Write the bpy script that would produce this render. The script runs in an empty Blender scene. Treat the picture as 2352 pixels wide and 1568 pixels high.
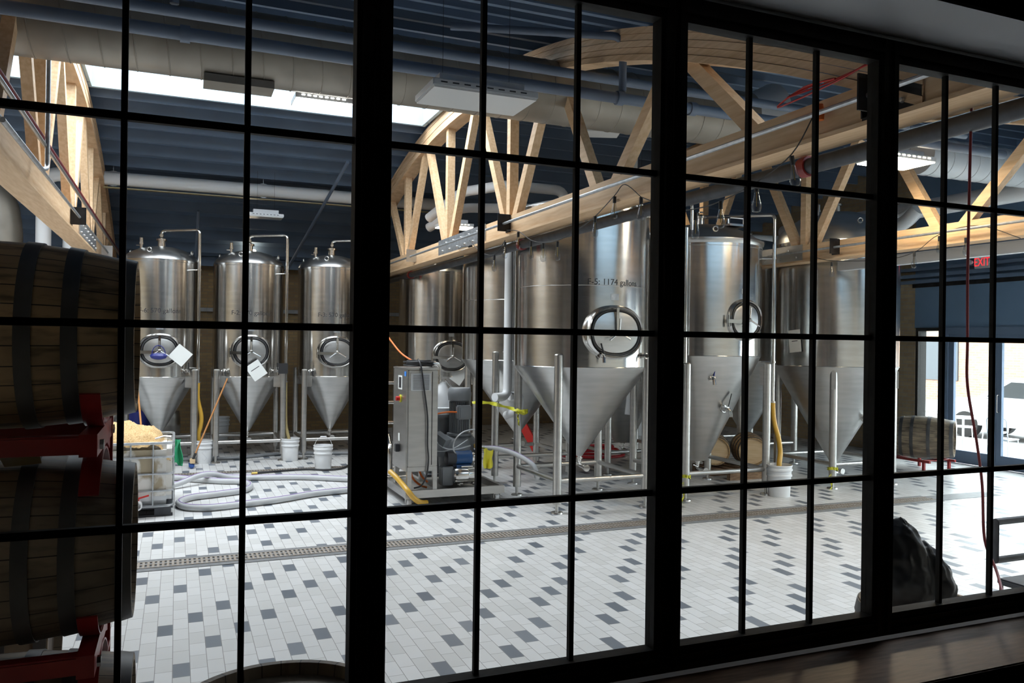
import bpy, bmesh, math, random
from mathutils import Vector, Matrix, noise
random.seed(7)
S = bpy.context.scene
COL = S.collection
R = math.radians
EYE = 2.1                      # eye height above the brewery floor

# ------------------------------------------------------------------ camera
cd = bpy.data.cameras.new('camera'); cam = bpy.data.objects.new('camera', cd); COL.objects.link(cam)
cd.sensor_width = 36.0; cd.lens = 1850 / 2352 * 36.0; cd.clip_start = 0.05; cd.clip_end = 200
cd.shift_y = 4 / 2352
yaw, roll = R(22.6), R(0.75)
fwd = Vector((math.sin(yaw), math.cos(yaw), 0)); rgt = Vector((math.cos(yaw), -math.sin(yaw), 0)); upv = Vector((0, 0, 1))
xr = rgt * math.cos(roll) + upv * math.sin(roll); yu = upv * math.cos(roll) - rgt * math.sin(roll)
cam.matrix_world = Matrix(((xr.x, yu.x, -fwd.x, 0), (xr.y, yu.y, -fwd.y, 0), (xr.z, yu.z, -fwd.z, EYE), (0, 0, 0, 1)))
S.camera = cam

# ------------------------------------------------------------------ world, exposure
W = bpy.data.worlds.new('overcast_sky'); S.world = W; W.use_nodes = True
bgn = W.node_tree.nodes['Background']; bgn.inputs[0].default_value = (0.90, 0.95, 1.0, 1); bgn.inputs[1].default_value = 11.8
vs = S.view_settings; vs.view_transform = 'Standard'; vs.look = 'None'; vs.gamma = 1; vs.exposure = 0.0; vs.use_curve_mapping = False
try:
    S.cycles.use_denoising = True; S.cycles.max_bounces = 10; S.cycles.diffuse_bounces = 5; S.cycles.transparent_max_bounces = 16
    S.cycles.sample_clamp_indirect = 6; S.cycles.caustics_reflective = False; S.cycles.caustics_refractive = False
except Exception: pass

def portal(name, loc, rot, sx, sy):
    l = bpy.data.lights.new(name, 'AREA'); l.shape = 'RECTANGLE'; l.size = sx; l.size_y = sy
    l.cycles.is_portal = True
    o = bpy.data.objects.new(name, l); COL.objects.link(o); o.location = loc; o.rotation_euler = rot
ROOFC = 11.1
def zroof(y): return max(3.70, 5.68 - 0.0315 * (y - ROOFC) ** 2)
def yroof_slope(y): return math.atan(-0.063 * (y - ROOFC))
SKYL_AND_FILL = [(-1.15, 3.66, 9.5, 12.7), (-6.3, -1.5, 9.5, 12.7), (4.5, 8.0, 2.9, 4.8), (9.4, 12.7, 2.9, 4.8)]   # roof openings; last two are unseen, added to brighten floor and right wall
for i, (x0, x1, y0, y1) in enumerate(SKYL_AND_FILL):
    portal('roof_opening_portal', ((x0 + x1) / 2, (y0 + y1) / 2, max(zroof(y0), zroof(y1)) + .76), (0, 0, 0), x1 - x0, y1 - y0)
portal('storefront_portal', (13.5, 7.3, 1.3), (0, R(90), 0), 2.4, 8.4)

# ------------------------------------------------------------------ node helpers
def mat(name, base=(.5, .5, .5), rough=.5, metal=0, **k):
    m = bpy.data.materials.new(name); m.use_nodes = True
    b = m.node_tree.nodes['Principled BSDF']
    b.inputs['Base Color'].default_value = (*base, 1); b.inputs['Roughness'].default_value = rough; b.inputs['Metallic'].default_value = metal
    if 'emit' in k:
        b.inputs['Emission Color'].default_value = (*k['emit'], 1); b.inputs['Emission Strength'].default_value = k.get('power', 1)
    if 'spec' in k: b.inputs['Specular IOR Level'].default_value = k['spec']
    return m
class NB:
    def __init__(s, m): s.t = m.node_tree; s.b = s.t.nodes['Principled BSDF']
    def n(s, ty, **k):
        o = s.t.nodes.new(ty)
        for a, v in k.items(): setattr(o, a, v)
        return o
    def l(s, a, b): s.t.links.new(a, b)
    def math(s, op, a, b=None, c=None):
        o = s.n('ShaderNodeMath', operation=op)
        for i, v in enumerate((a, b, c)):
            if v is None: continue
            if isinstance(v, (int, float)): o.inputs[i].default_value = v
            else: s.l(v, o.inputs[i])
        return o.outputs[0]
    def mix(s, f, a, b):
        o = s.n('ShaderNodeMix', data_type='RGBA')
        for i, v in ((0, f), (6, a), (7, b)):
            if isinstance(v, (int, float)): o.inputs[i].default_value = v
            elif isinstance(v, tuple): o.inputs[i].default_value = (*v, 1)
            else: s.l(v, o.inputs[i])
        return o.outputs[2]
    def noise(s, scale, stretch=(1, 1, 1), detail=4, coord='Object'):
        tc = s.n('ShaderNodeTexCoord'); mp = s.n('ShaderNodeMapping'); mp.inputs['Scale'].default_value = stretch
        s.l(tc.outputs[coord], mp.inputs[0]); o = s.n('ShaderNodeTexNoise'); o.inputs['Scale'].default_value = scale; o.inputs['Detail'].default_value = detail
        s.l(mp.outputs[0], o.inputs[0]); return o.outputs[0]
    def ramp(s, f, stops):
        o = s.n('ShaderNodeValToRGB'); e = o.color_ramp.elements
        e[0].position, e[0].color = stops[0][0], (*stops[0][1], 1); e[1].position, e[1].color = stops[-1][0], (*stops[-1][1], 1)
        for p, c in stops[1:-1]:
            q = e.new(p); q.color = (*c, 1)
        s.l(f, o.inputs[0]); return o.outputs[0]
    def base(s, x): s.l(x, s.b.inputs['Base Color'])
    def bump(s, h, st=.3, dist=.01):
        o = s.n('ShaderNodeBump'); o.inputs['Strength'].default_value = st; o.inputs['Distance'].default_value = dist
        s.l(h, o.inputs['Height']); s.l(o.outputs[0], s.b.inputs['Normal'])

MT = {}
def noisy(name, c1, c2, rough=.5, metal=0, scale=6, stretch=(1, 1, 1), bump=0, p0=.35, p1=.65):
    m = mat(name, c1, rough, metal); b = NB(m); f = b.noise(scale, stretch)
    b.base(b.ramp(f, [(p0, c1), (p1, c2)]))
    if bump: b.bump(f, bump)
    MT[name] = m; return m
def steel(name, col, rough, aniso, lo=.85):
    m = mat(name, col, rough, 1); b = NB(m)
    b.b.inputs['Anisotropic'].default_value = aniso
    if aniso:
        tg = b.n('ShaderNodeTangent'); tg.direction_type = 'RADIAL'; tg.axis = 'Z'; b.l(tg.outputs[0], b.b.inputs['Tangent'])
    if aniso: b.b.inputs['Anisotropic Rotation'].default_value = .25
    f = b.noise(3.0, (1, 1, 6)); b.base(b.ramp(f, [(.3, tuple(c * lo for c in col)), (.7, col)]))
    f2 = b.noise(14, (1, 1, 10)); rr = b.math('MULTIPLY_ADD', f2, rough * .5, rough * .75); b.l(rr, b.b.inputs['Roughness'])
    MT[name] = m; return m
steel('tank_steel', (.66, .65, .63), .20, .75)
steel('cone_steel', (.56, .56, .55), .33, .4)
steel('leg_steel', (.58, .57, .55), .34, 0)
steel('bright_steel', (.72, .71, .69), .16, 0)
steel('sheet_steel', (.50, .49, .47), .38, 0)
noisy('pine', (.66, .43, .24), (.78, .55, .34), .6, 0, 5, (6, .6, 6), .1)
noisy('pine_laminated', (.60, .39, .22), (.76, .53, .33), .6, 0, 4, (3, .7, 12), .1)
noisy('blue_paint', (.115, .165, .245), (.135, .195, .285), .6, 0, 2)
noisy('blue_wall', (.13, .215, .325), (.15, .24, .36), .55, 0, 2)
noisy('pipe_blue', (.12, .155, .215), (.14, .18, .25), .42, 0, 3)
noisy('duct_metal', (.24, .215, .18), (.33, .30, .255), .42, .5, 2.2, (1, 1, 1))
noisy('galvanised', (.42, .44, .46), (.56, .58, .60), .4, .8, 20)
noisy('black_steel', (.018, .018, .02), (.035, .035, .038), .45, .6, 8)
noisy('black_pipe', (.045, .048, .055), (.075, .08, .09), .45, .4, 8)
noisy('window_frame_black', (.026, .025, .024), (.034, .033, .031), .6, 0, 30).node_tree.nodes['Principled BSDF'].inputs['Specular IOR Level'].default_value = .15
noisy('rack_red', (.22, .012, .012), (.30, .02, .018), .35, 0, 6)
noisy('hoop_steel', (.05, .05, .052), (.10, .095, .09), .5, .3, 5)
noisy('sill_wood', (.20, .105, .052), (.33, .18, .10), .45, 0, 9, (1.2, 9, 9), .05)
noisy('grain', (.52, .33, .14), (.74, .52, .27), .9, 0, 60, (1, 1, 1), .6)
noisy('pallet_wood', (.16, .09, .05), (.30, .19, .11), .8, 0, 8, (1, 6, 6))
noisy('concrete_dark', (.16, .165, .17), (.23, .235, .24), .5, 0, 12)
noisy('grate', (.30, .25, .20), (.42, .38, .34), .5, .4, 30)
noisy('tote_dirt', (.42, .35, .24), (.78, .76, .72), .55, 0, 3.2, (1, 1, .8), 0, .46, .52)
noisy('bag_black', (.014, .016, .020), (.028, .032, .04), .42, 0, 5, (1, 1, 1), .4)
noisy('tarmac', (.18, .18, .18), (.24, .24, .24), .8, 0, 10)
noisy('sidewalk', (.50, .49, .47), (.62, .61, .58), .8, 0, 5)
for n, c, r in (('white_plastic', (.80, .81, .82), .38), ('white_pipe', (.82, .83, .84), .3), ('paper', (.80, .82, .80), .7), ('ink', (.03, .03, .035), .5),
                ('blue_plastic', (.02, .03, .22), .35), ('blue_brush', (.03, .09, .30), .6), ('hose_yellow', (.62, .36, .05), .3), ('hose_tan', (.40, .32, .15), .35),
                ('hose_grey', (.52, .53, .54), .5), ('hose_violet', (.30, .20, .45), .5), ('rubber_black', (.02, .02, .022), .5), ('red_hose', (.42, .02, .03), .4),
                ('red_paint', (.55, .02, .015), .35), ('orange_hose', (.75, .17, .03), .4), ('yellow_cloth', (.85, .75, .06), .7), ('yellow_tape', (.70, .68, .05), .4),
                ('green_cloth', (.05, .45, .22), .7), ('motor_grey', (.20, .21, .22), .45), ('motor_blue', (.02, .08, .22), .4), ('motor_black', (.03, .03, .035), .5),
                ('front_bounce', (.62, .58, .50), .7), ('soffit_paint', (.78, .79, .82), .55), ('room_dark', (.03, .03, .032), .8), ('room_floor', (.05, .035, .025), .5), ('tag_blue', (.05, .25, .75), .5),
                ('brass', (.6, .4, .12), .3), ('cord_red', (.16, .012, .018), .5), ('car_white', (.75, .76, .78), .25), ('car_glass', (.05, .06, .07), .1), ('tail_red', (.6, .02, .02), .3),
                ('broom_wood', (.50, .22, .07), .5), ('fitting_white', (.75, .75, .76), .4), ('lamp_body', (.62, .64, .66), .4), ('lamp_off', (.72, .73, .72), .25),
                ('sign_white', (.55, .56, .58), .5), ('rib_blue', (.10, .14, .2), .6), ('ribbed_grey', (.62, .64, .66), .45)):
    MT[n] = mat(n, c, r)
MT['brass'].node_tree.nodes['Principled BSDF'].inputs['Metallic'].default_value = 1
MT['lamp_on'] = mat('lamp_on', (.9, .9, .9), .5, emit=(1, .97, .92), power=26)
MT['lamp_hot'] = mat('lamp_hot', (.9, .9, .9), .5, emit=(1, .80, .55), power=60)
MT['lamp_warm'] = mat('lamp_warm', (.9, .9, .9), .5, emit=(1, .82, .58), power=24)
MT['exit_red'] = mat('exit_red', (.5, .02, .02), .5, emit=(1, .03, .04), power=1.6)

def glass_mat(name, tint, ior=1.45, rough=0.0):
    m = bpy.data.materials.new(name); m.use_nodes = True; t = m.node_tree; t.nodes.clear()
    o = t.nodes.new('ShaderNodeOutputMaterial'); tr = t.nodes.new('ShaderNodeBsdfTransparent'); tr.inputs[0].default_value = (*tint, 1)
    g = t.nodes.new('ShaderNodeBsdfGlossy'); g.inputs['Roughness'].default_value = rough; ge = t.nodes.new('ShaderNodeNewGeometry'); dt = t.nodes.new('ShaderNodeVectorMath'); dt.operation = 'DOT_PRODUCT'
    t.links.new(ge.outputs['Normal'], dt.inputs[0]); t.links.new(ge.outputs['Incoming'], dt.inputs[1]); f = dt.outputs['Value']
    f0 = ((ior - 1) / (ior + 1)) ** 2
    for op, b in (('ABSOLUTE', None), ('SUBTRACT', 1), ('POWER', 5), ('MULTIPLY_ADD', 1 - f0)):      # Schlick reflectance
        q = t.nodes.new('ShaderNodeMath'); q.operation = op
        if op == 'SUBTRACT': q.inputs[0].default_value = 1; t.links.new(f, q.inputs[1])
        else:
            t.links.new(f, q.inputs[0])
            if b is not None: q.inputs[1].default_value = b
            if op == 'MULTIPLY_ADD': q.inputs[2].default_value = f0
        f = q.outputs[0]
    mx = t.nodes.new('ShaderNodeMixShader'); t.links.new(f, mx.inputs[0]); t.links.new(tr.outputs[0], mx.inputs[1]); t.links.new(g.outputs[0], mx.inputs[2]); t.links.new(mx.outputs[0], o.inputs[0])
    MT[name] = m; return m
glass_mat('pane_glass', (.97, .98, .98), 1.35); glass_mat('door_glass', (.93, .96, .95), 1.3); glass_mat('bulb_glass', (.80, .82, .84), 1.6, .03)

# tile floor: small light tiles laid end to end along the depth of the hall, one dark tile in eight
def tile_mat():
    m = mat('floor_tiles', (.7, .7, .7), .3); b = NB(m); TW, TL = .104, .225
    g = b.n('ShaderNodeNewGeometry'); sp = b.n('ShaderNodeSeparateXYZ'); b.l(g.outputs['Position'], sp.inputs[0])
    xs = b.math('DIVIDE', sp.outputs[0], TW); col = b.math('FLOOR', xs); fx = b.math('FRACT', xs)
    half = b.math('MULTIPLY', b.math('FLOORED_MODULO', col, 2), .5)
    ys = b.math('ADD', b.math('DIVIDE', sp.outputs[1], TL), half); row = b.math('FLOOR', ys); fy = b.math('FRACT', ys)
    wn = b.n('ShaderNodeTexWhiteNoise', noise_dimensions='1D'); b.l(col, wn.inputs['W'])
    ph = b.math('ADD', b.math('MULTIPLY', col, 3), b.math('FLOOR', b.math('DIVIDE', col, 3)))      # neighbouring columns are three or four tiles apart
    dark = b.math('LESS_THAN', b.math('FLOORED_MODULO', b.math('ADD', row, ph), 8), .5)
    cb = b.n('ShaderNodeCombineXYZ'); b.l(col, cb.inputs[0]); b.l(row, cb.inputs[1])
    w3 = b.n('ShaderNodeTexWhiteNoise', noise_dimensions='2D'); b.l(cb.outputs[0], w3.inputs[0])
    ns = b.noise(1.3, (1, 1, 1), 4); ns2 = b.noise(9, (1, 1, 1), 3)
    lt = b.mix(w3.outputs[0], (.62, .62, .61), (.74, .74, .74)); lt = b.mix(b.math('MULTIPLY', ns2, .22), lt, (.52, .50, .47))
    dk = b.mix(w3.outputs[0], (.12, .14, .17), (.19, .21, .24))
    c = b.mix(dark, lt, dk)
    ex = b.math('MINIMUM', fx, b.math('SUBTRACT', 1, fx)); ey = b.math('MINIMUM', fy, b.math('SUBTRACT', 1, fy))
    gr = b.math('LESS_THAN', b.math('MINIMUM', b.math('MULTIPLY', ex, TW), b.math('MULTIPLY', ey, TL)), .0021)
    c = b.mix(gr, c, (.30, .29, .28)); b.base(c)
    b.l(b.math('MULTIPLY_ADD', gr, .4, b.math('MULTIPLY_ADD', ns, .12, .30)), b.b.inputs['Roughness'])
    MT['floor_tiles'] = m
tile_mat()
def brick_mat(name, c1, c2, mo, sc=1.0, vert='XZ'):
    m = mat(name, c1, .85); b = NB(m)
    g = b.n('ShaderNodeNewGeometry'); sp = b.n('ShaderNodeSeparateXYZ'); b.l(g.outputs['Position'], sp.inputs[0])
    cb = b.n('ShaderNodeCombineXYZ'); b.l(sp.outputs[0 if vert[0] == 'X' else 1], cb.inputs[0]); b.l(sp.outputs[2], cb.inputs[1])
    t = b.n('ShaderNodeTexBrick'); b.l(cb.outputs[0], t.inputs[0])
    t.inputs['Color1'].default_value = (*c1, 1); t.inputs['Color2'].default_value = (*c2, 1); t.inputs['Mortar'].default_value = (*mo, 1)
    t.inputs['Scale'].default_value = 1; t.inputs['Brick Width'].default_value = .21 * sc; t.inputs['Row Height'].default_value = .072 * sc; t.inputs['Mortar Size'].default_value = .006 * sc
    f = b.noise(7); b.base(b.mix(b.math('MULTIPLY', f, .5), t.outputs[0], (.10, .07, .04)))
    MT[name] = m
brick_mat('brick_back', (.30, .20, .09), (.20, .13, .07), (.16, .14, .10))
brick_mat('brick_side', (.46, .36, .22), (.38, .28, .17), (.33, .31, .28), vert='YZ')
brick_mat('brick_street', (.50, .30, .20), (.42, .24, .16), (.4, .38, .35), 1.4, vert='YZ')
# barrel staves: colour changes from stave to stave around the axis (local Z)
def stave_mat(name, a, bcol, c, grime):
    m = mat(name, a, .6); b = NB(m)
    tc = b.n('ShaderNodeTexCoord'); sp = b.n('ShaderNodeSeparateXYZ'); b.l(tc.outputs['Object'], sp.inputs[0])
    ang = b.math('ARCTAN2', sp.outputs[1], sp.outputs[0]); st = b.math('MULTIPLY', ang, 30 / 6.2832); fl = b.math('FLOOR', st); fr = b.math('FRACT', st)
    wn = b.n('ShaderNodeTexWhiteNoise', noise_dimensions='1D'); b.l(fl, wn.inputs['W'])
    base = b.mix(wn.outputs[0], a, bcol)
    f = b.noise(5, (1, 1, .5), 6); base = b.mix(b.ramp(f, [(.42, (0, 0, 0)), (.62, (1, 1, 1))]), base, c)
    f2 = b.noise(13, (2, 2, .35), 5); base = b.mix(b.ramp(f2, [(.50, (0, 0, 0)), (.66, (grime, grime, grime))]), base, (.02, .016, .012))
    seam = b.math('LESS_THAN', b.math('MINIMUM', fr, b.math('SUBTRACT', 1, fr)), .03)
    b.base(b.mix(seam, base, (.02, .015, .01))); MT[name] = m
stave_mat('barrel_wood', (.40, .26, .125), (.52, .35, .18), (.25, .165, .085), .7)
stave_mat('barrel_wood_grey', (.22, .165, .11), (.30, .225, .145), (.14, .105, .07), .6)
stave_mat('barrel_wood_pale', (.42, .27, .12), (.52, .36, .18), (.34, .22, .11), .25)
noisy('head_wood', (.05, .036, .026), (.085, .06, .04), .6, 0, 5, (1, 8, 1))
noisy('head_pale', (.58, .42, .24), (.68, .52, .33), .6, 0, 5, (1, 8, 1))

# ------------------------------------------------------------------ mesh helpers
class MB:
    def __init__(s): s.v = []; s.f = []
    def add(s, vs, fs):
        o = len(s.v); s.v += [tuple(p) for p in vs]; s.f += [tuple(i + o for i in f) for f in fs]; return s
    def box(s, x0, y0, z0, x1, y1, z1):
        return s.add([(x0, y0, z0), (x1, y0, z0), (x1, y1, z0), (x0, y1, z0), (x0, y0, z1), (x1, y0, z1), (x1, y1, z1), (x0, y1, z1)],
                     [(0, 3, 2, 1), (4, 5, 6, 7), (0, 1, 5, 4), (1, 2, 6, 5), (2, 3, 7, 6), (3, 0, 4, 7)])
    def bbox(s, x0, y0, z0, x1, y1, z1, r=.006):
        """a box whose edges are chamfered by r"""
        bm = bmesh.new(); bmesh.ops.create_cube(bm, size=1)
        for q in bm.verts: q.co = Vector(((x0 + x1) / 2 + q.co.x * (x1 - x0), (y0 + y1) / 2 + q.co.y * (y1 - y0), (z0 + z1) / 2 + q.co.z * (z1 - z0)))
        bmesh.ops.bevel(bm, geom=bm.edges[:], offset=r, segments=2, affect='EDGES')
        bm.verts.index_update(); s.add([q.co for q in bm.verts], [[q.index for q in f.verts] for f in bm.faces]); bm.free(); return s
    def beam(s, p0, p1, w, h, up=(0, 0, 1)):
        p0, p1 = Vector(p0), Vector(p1); d = (p1 - p0).normalized(); u = Vector(up)
        if abs(d.dot(u)) > .98: u = Vector((1, 0, 0))
        a = d.cross(u).normalized(); c = a.cross(d).normalized()
        vs = [p + a * sx * w / 2 + c * sz * h / 2 for p in (p0, p1) for sx, sz in ((-1, -1), (1, -1), (1, 1), (-1, 1))]
        return s.add(vs, [(0, 1, 2, 3), (7, 6, 5, 4), (0, 4, 5, 1), (1, 5, 6, 2), (2, 6, 7, 3), (3, 7, 4, 0)])
    def tube(s, pts, r, n=12, closed=False, cap=True):
        P = [Vector(p) for p in pts]; m = len(P); rr = r if isinstance(r, (list, tuple)) else [r] * m
        T = []
        for i in range(m):
            a = P[i - 1] if (i or closed) else P[i]; b = P[(i + 1) % m] if (i < m - 1 or closed) else P[i]
            T.append((b - a).normalized())
        u = Vector((0, 0, 1)) if abs(T[0].z) < .9 else Vector((1, 0, 0))
        nrm = (u - T[0] * u.dot(T[0])).normalized(); rings = []
        for i in range(m):
            nrm = (nrm - T[i] * nrm.dot(T[i])).normalized(); bi = T[i].cross(nrm)
            rings.append([P[i] + (nrm * math.cos(2 * math.pi * k / n) + bi * math.sin(2 * math.pi * k / n)) * rr[i] for k in range(n)])
        vs = [q for g in rings for q in g]; fs = []
        for i in range(m if closed else m - 1):
            for k in range(n):
                j = (i + 1) % m; fs.append((i * n + k, i * n + (k + 1) % n, j * n + (k + 1) % n, j * n + k))
        if cap and not closed: fs += [tuple(reversed(range(n))), tuple((m - 1) * n + k for k in range(n))]
        return s.add(vs, fs)
    def lathe(s, prof, o=(0, 0, 0), n=48, axis='Z', sx=1, sy=1, rot=None):
        """prof: (radius, height) list turned about an axis through o"""
        vs = []; fs = []; m = len(prof)
        for (r, h) in prof:
            for k in range(n):
                a = 2 * math.pi * k / n; p = Vector((r * sx * math.cos(a), r * sy * math.sin(a), h))
                if axis == 'X': p = Vector((p.z, p.x, p.y))
                elif axis == 'Y': p = Vector((p.x, -p.z, p.y))       # height runs towards -Y
                if rot is not None: p = rot @ p
                vs.append(p + Vector(o))
        for i in range(m - 1):
            for k in range(n): fs.append((i * n + k, i * n + (k + 1) % n, (i + 1) * n + (k + 1) % n, (i + 1) * n + k))
        if prof[0][0] > 1e-5: fs.append(tuple(reversed(range(n))))
        if prof[-1][0] > 1e-5: fs.append(tuple((m - 1) * n + k for k in range(n)))
        return s.add(vs, fs)
    def cyl(s, p0, p1, r, n=16): return s.tube([p0, p1], r, n)
    def prism(s, poly, x0, x1, axis='X'):
        """poly: 2-D outline extruded along an axis"""
        n = len(poly); f = {'X': lambda a, b, t: (t, a, b), 'Y': lambda a, b, t: (a, t, b), 'Z': lambda a, b, t: (a, b, t)}[axis]
        return s.add([f(a, b, t) for t in (x0, x1) for a, b in poly],
                     [tuple(reversed(range(n))), tuple(range(n, 2 * n))] + [(i, (i + 1) % n, n + (i + 1) % n, n + i) for i in range(n)])
    def build(s, name, m, parent=None, sharp=.6):
        me = bpy.data.meshes.new(name); bm = bmesh.new()
        vv = [bm.verts.new(p) for p in s.v]
        for f in s.f:
            try: bm.faces.new([vv[i] for i in f])
            except ValueError: pass
        bmesh.ops.remove_doubles(bm, verts=bm.verts, dist=1e-5)
        bmesh.ops.dissolve_degenerate(bm, edges=bm.edges, dist=1e-6)
        bmesh.ops.recalc_face_normals(bm, faces=bm.faces)
        for f in bm.faces: f.smooth = True
        for e in bm.edges:
            if len(e.link_faces) != 2 or e.calc_face_angle(0) > sharp: e.smooth = False
        bm.to_mesh(me); bm.free(); me.materials.append(MT[m] if isinstance(m, str) else m)
        o = bpy.data.objects.new(name, me); COL.objects.link(o)
        if parent is not None: o.parent = parent
        return o
def tag(o, label=None, cat=None, group=None, kind=None):
    if label: o['label'] = label
    if cat: o['category'] = cat
    if group: o['group'] = group
    if kind: o['kind'] = kind
    return o
def empty(name, loc, label, cat, group=None, rz=0):
    o = bpy.data.objects.new(name, None); COL.objects.link(o); o.location = loc; o.rotation_euler = (0, 0, rz); o.empty_display_size = .1
    return tag(o, label, cat, group)
def kids(o): return [c for c in bpy.data.objects if c.parent == o]
def copy_tree(o, parent=None):
    c = o.copy(); COL.objects.link(c)
    if parent is not None: c.parent = parent
    for k in kids(o): copy_tree(k, c)
    return c
def smooth_path(pts, n=6, closed=False):
    P = [Vector(p) for p in pts]; out = []; m = len(P)
    for i in range(m if closed else m - 1):
        a = P[(i - 1) % m] if (i or closed) else P[0]; b = P[i]; c = P[(i + 1) % m]; d = P[(i + 2) % m] if (i + 2 < m or closed) else P[-1]
        for k in range(n):
            t = k / n; out.append(.5 * ((2 * b) + (c - a) * t + (2 * a - 5 * b + 4 * c - d) * t * t + (3 * b - a - 3 * c + d) * t ** 3))
    if not closed: out.append(P[-1])
    return out
def bent(pts, r, n=5):
    """polyline with its inner corners rounded by r"""
    P = [Vector(p) for p in pts]; out = [P[0]]
    for i in range(1, len(P) - 1):
        a = (P[i - 1] - P[i]); b = (P[i + 1] - P[i]); rr = min(r, a.length * .49, b.length * .49); a = P[i] + a.normalized() * rr; b = P[i] + b.normalized() * rr
        for k in range(n + 1):
            t = k / n; out.append(a * (1 - t) ** 2 + P[i] * 2 * t * (1 - t) + b * t * t)
    return out + [P[-1]]
def text_mesh(body, size, name, m, parent, place, depth=.002):
    cu = bpy.data.curves.new(name, 'FONT'); cu.body = body; cu.size = size; cu.align_x = 'CENTER'; cu.align_y = 'CENTER'; cu.extrude = 0
    cu.resolution_u = 3
    t = bpy.data.objects.new(name, cu); COL.objects.link(t); bpy.context.view_layer.update()
    me = bpy.data.meshes.new_from_object(t.evaluated_get(bpy.context.evaluated_depsgraph_get()))
    bpy.data.objects.remove(t); bpy.data.curves.remove(cu)
    for v in me.vertices: v.co = place(v.co.x, v.co.y)
    me.materials.clear(); me.materials.append(MT[m]); me.name = name
    o = bpy.data.objects.new(name, me); COL.objects.link(o); o.parent = parent; return o

# ================================================================== SETTING
def struct(o): o['kind'] = 'structure'; return o
XL, XR, YB, YF = -6.5, 13.3, 19.3, 2.08
struct(MB().box(XL - .3, YF - .4, -.25, XR + .25, YB + .3, 0).build('floor', 'floor_tiles'))
struct(MB().box(XL - .3, YB, 0, XR + .25, YB + .3, 5.9).build('wall_back', 'brick_back'))
struct(MB().box(XL - .3, YF, 0, XL, YB, 6.2).build('wall_left', 'brick_side'))
# pale stone ledge along the back wall
struct(MB().box(XL, YB - .1, 2.72, XR, YB - .002, 2.80).build('trim_1', 'concrete_dark'))
# right wall: brick beyond y=11.5, storefront with doors before it
struct(MB().box(XR, 11.5, 0, XR + .25, YB, 5.9).build('wall_right', 'brick_side'))
struct(MB().box(XR, YF, 2.50, XR + .25, 11.5, 3.28).box(XR, YF, 3.28, XR + .25, 11.5, 5.9).box(XR, YF, 0, XR + .25, 3.0, 2.5).build('wall_right_front', 'blue_wall'))
t = MB()
for z, p in ((3.36, .05), (3.47, .10), (3.60, .05), (3.78, .12), (3.95, .18)): t.box(XR - p - .03, YF, z, XR - .001, 13.0, z + .06)
struct(t.build('trim_2', 'blue_paint'))
struct(MB().box(XR - .02, YF, 3.28, XR - .001, 11.55, 3.355).build('trim_3', 'black_steel'))
# storefront bays: window, double doors, window
def bay(name, y0, y1, zb, zt, nleaf=1, door=False):
    fr = MB(); w = .055
    fr.box(XR - .02, y0 - w, 0, XR + .2, y0, 2.5).box(XR - .02, y1, 0, XR + .2, y1 + w, 2.5).box(XR - .02, y0, zt, XR + .2, y1, 2.5)
    if not door: fr.box(XR - .02, y0, 0, XR + .2, y1, zb)
    o = struct(fr.build(name, 'blue_paint' if door else 'window_frame_black'))
    gw = (y1 - y0) / nleaf
    for i in range(nleaf):
        a, b = y0 + i * gw, y0 + (i + 1) * gw
        if door:
            s = .10; L = MB().box(XR + .02, a + .005, .01, XR + .08, a + s, zt).box(XR + .02, b - s, .01, XR + .08, b - .005, zt).box(XR + .02, a + s, .01, XR + .08, b - s, zb).box(XR + .02, a + s, zt - .1, XR + .08, b - s, zt)
            lf = L.build('door_leaf', 'blue_paint', o)
            MB().box(XR + .045, a + s, zb, XR + .055, b - s, zt - .1).build('pane', 'door_glass', lf)
            hy = b - s / 2 if i == 0 else a + s / 2
            MB().tube(bent([(XR + .02, hy, 1.0), (XR - .03, hy, 1.0), (XR - .03, hy, 1.3), (XR + .02, hy, 1.3)], .02), .009, 8).build('door_handle', 'leg_steel', lf)
        else:
            MB().box(XR + .045, a, zb, XR + .055, b, zt).build('pane', 'door_glass', o)
    return o
bay('window_5', 10.93, 11.40, .45, 2.44)
bay('door_1', 8.86, 10.75, .24, 2.37, 2, True)
bay('window_6', 6.9, 8.70, .45, 2.44, 2)
bay('door_2', 4.9, 6.78, .24, 2.37, 2, True)
bay('window_7', 3.06, 4.79, .45, 2.44, 2)

# roof deck with skylight openings, joists under it
ys = [YF - .4 + i * .25 for i in range(int((YB + .3 - YF + .4) / .25) + 1)] + [y for s in SKYL_AND_FILL for y in s[2:]]
ys = sorted(set(round(y, 3) for y in ys))
xs = sorted(set([XL - .3, XR + .25] + [x for s in SKYL_AND_FILL for x in s[:2]]))
d = MB()
def inhole(x, y): return any(s[0] < x < s[1] and s[2] < y < s[3] for s in SKYL_AND_FILL)
for i in range(len(ys) - 1):
    for j in range(len(xs) - 1):
        if inhole((xs[j] + xs[j + 1]) / 2, (ys[i] + ys[i + 1]) / 2): continue
        za, zb = zroof(ys[i]) + .19, zroof(ys[i + 1]) + .19
        d.add([(xs[j], ys[i], za), (xs[j + 1], ys[i], za), (xs[j + 1], ys[i + 1], zb), (xs[j], ys[i + 1], zb),
               (xs[j], ys[i], za + .12), (xs[j + 1], ys[i], za + .12), (xs[j + 1], ys[i + 1], zb + .12), (xs[j], ys[i + 1], zb + .12)],
              [(0, 3, 2, 1), (4, 5, 6, 7), (0, 1, 5, 4), (1, 2, 6, 5), (2, 3, 7, 6), (3, 0, 4, 7)])
ceil_o = struct(d.build('ceiling', 'blue_paint'))
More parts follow.
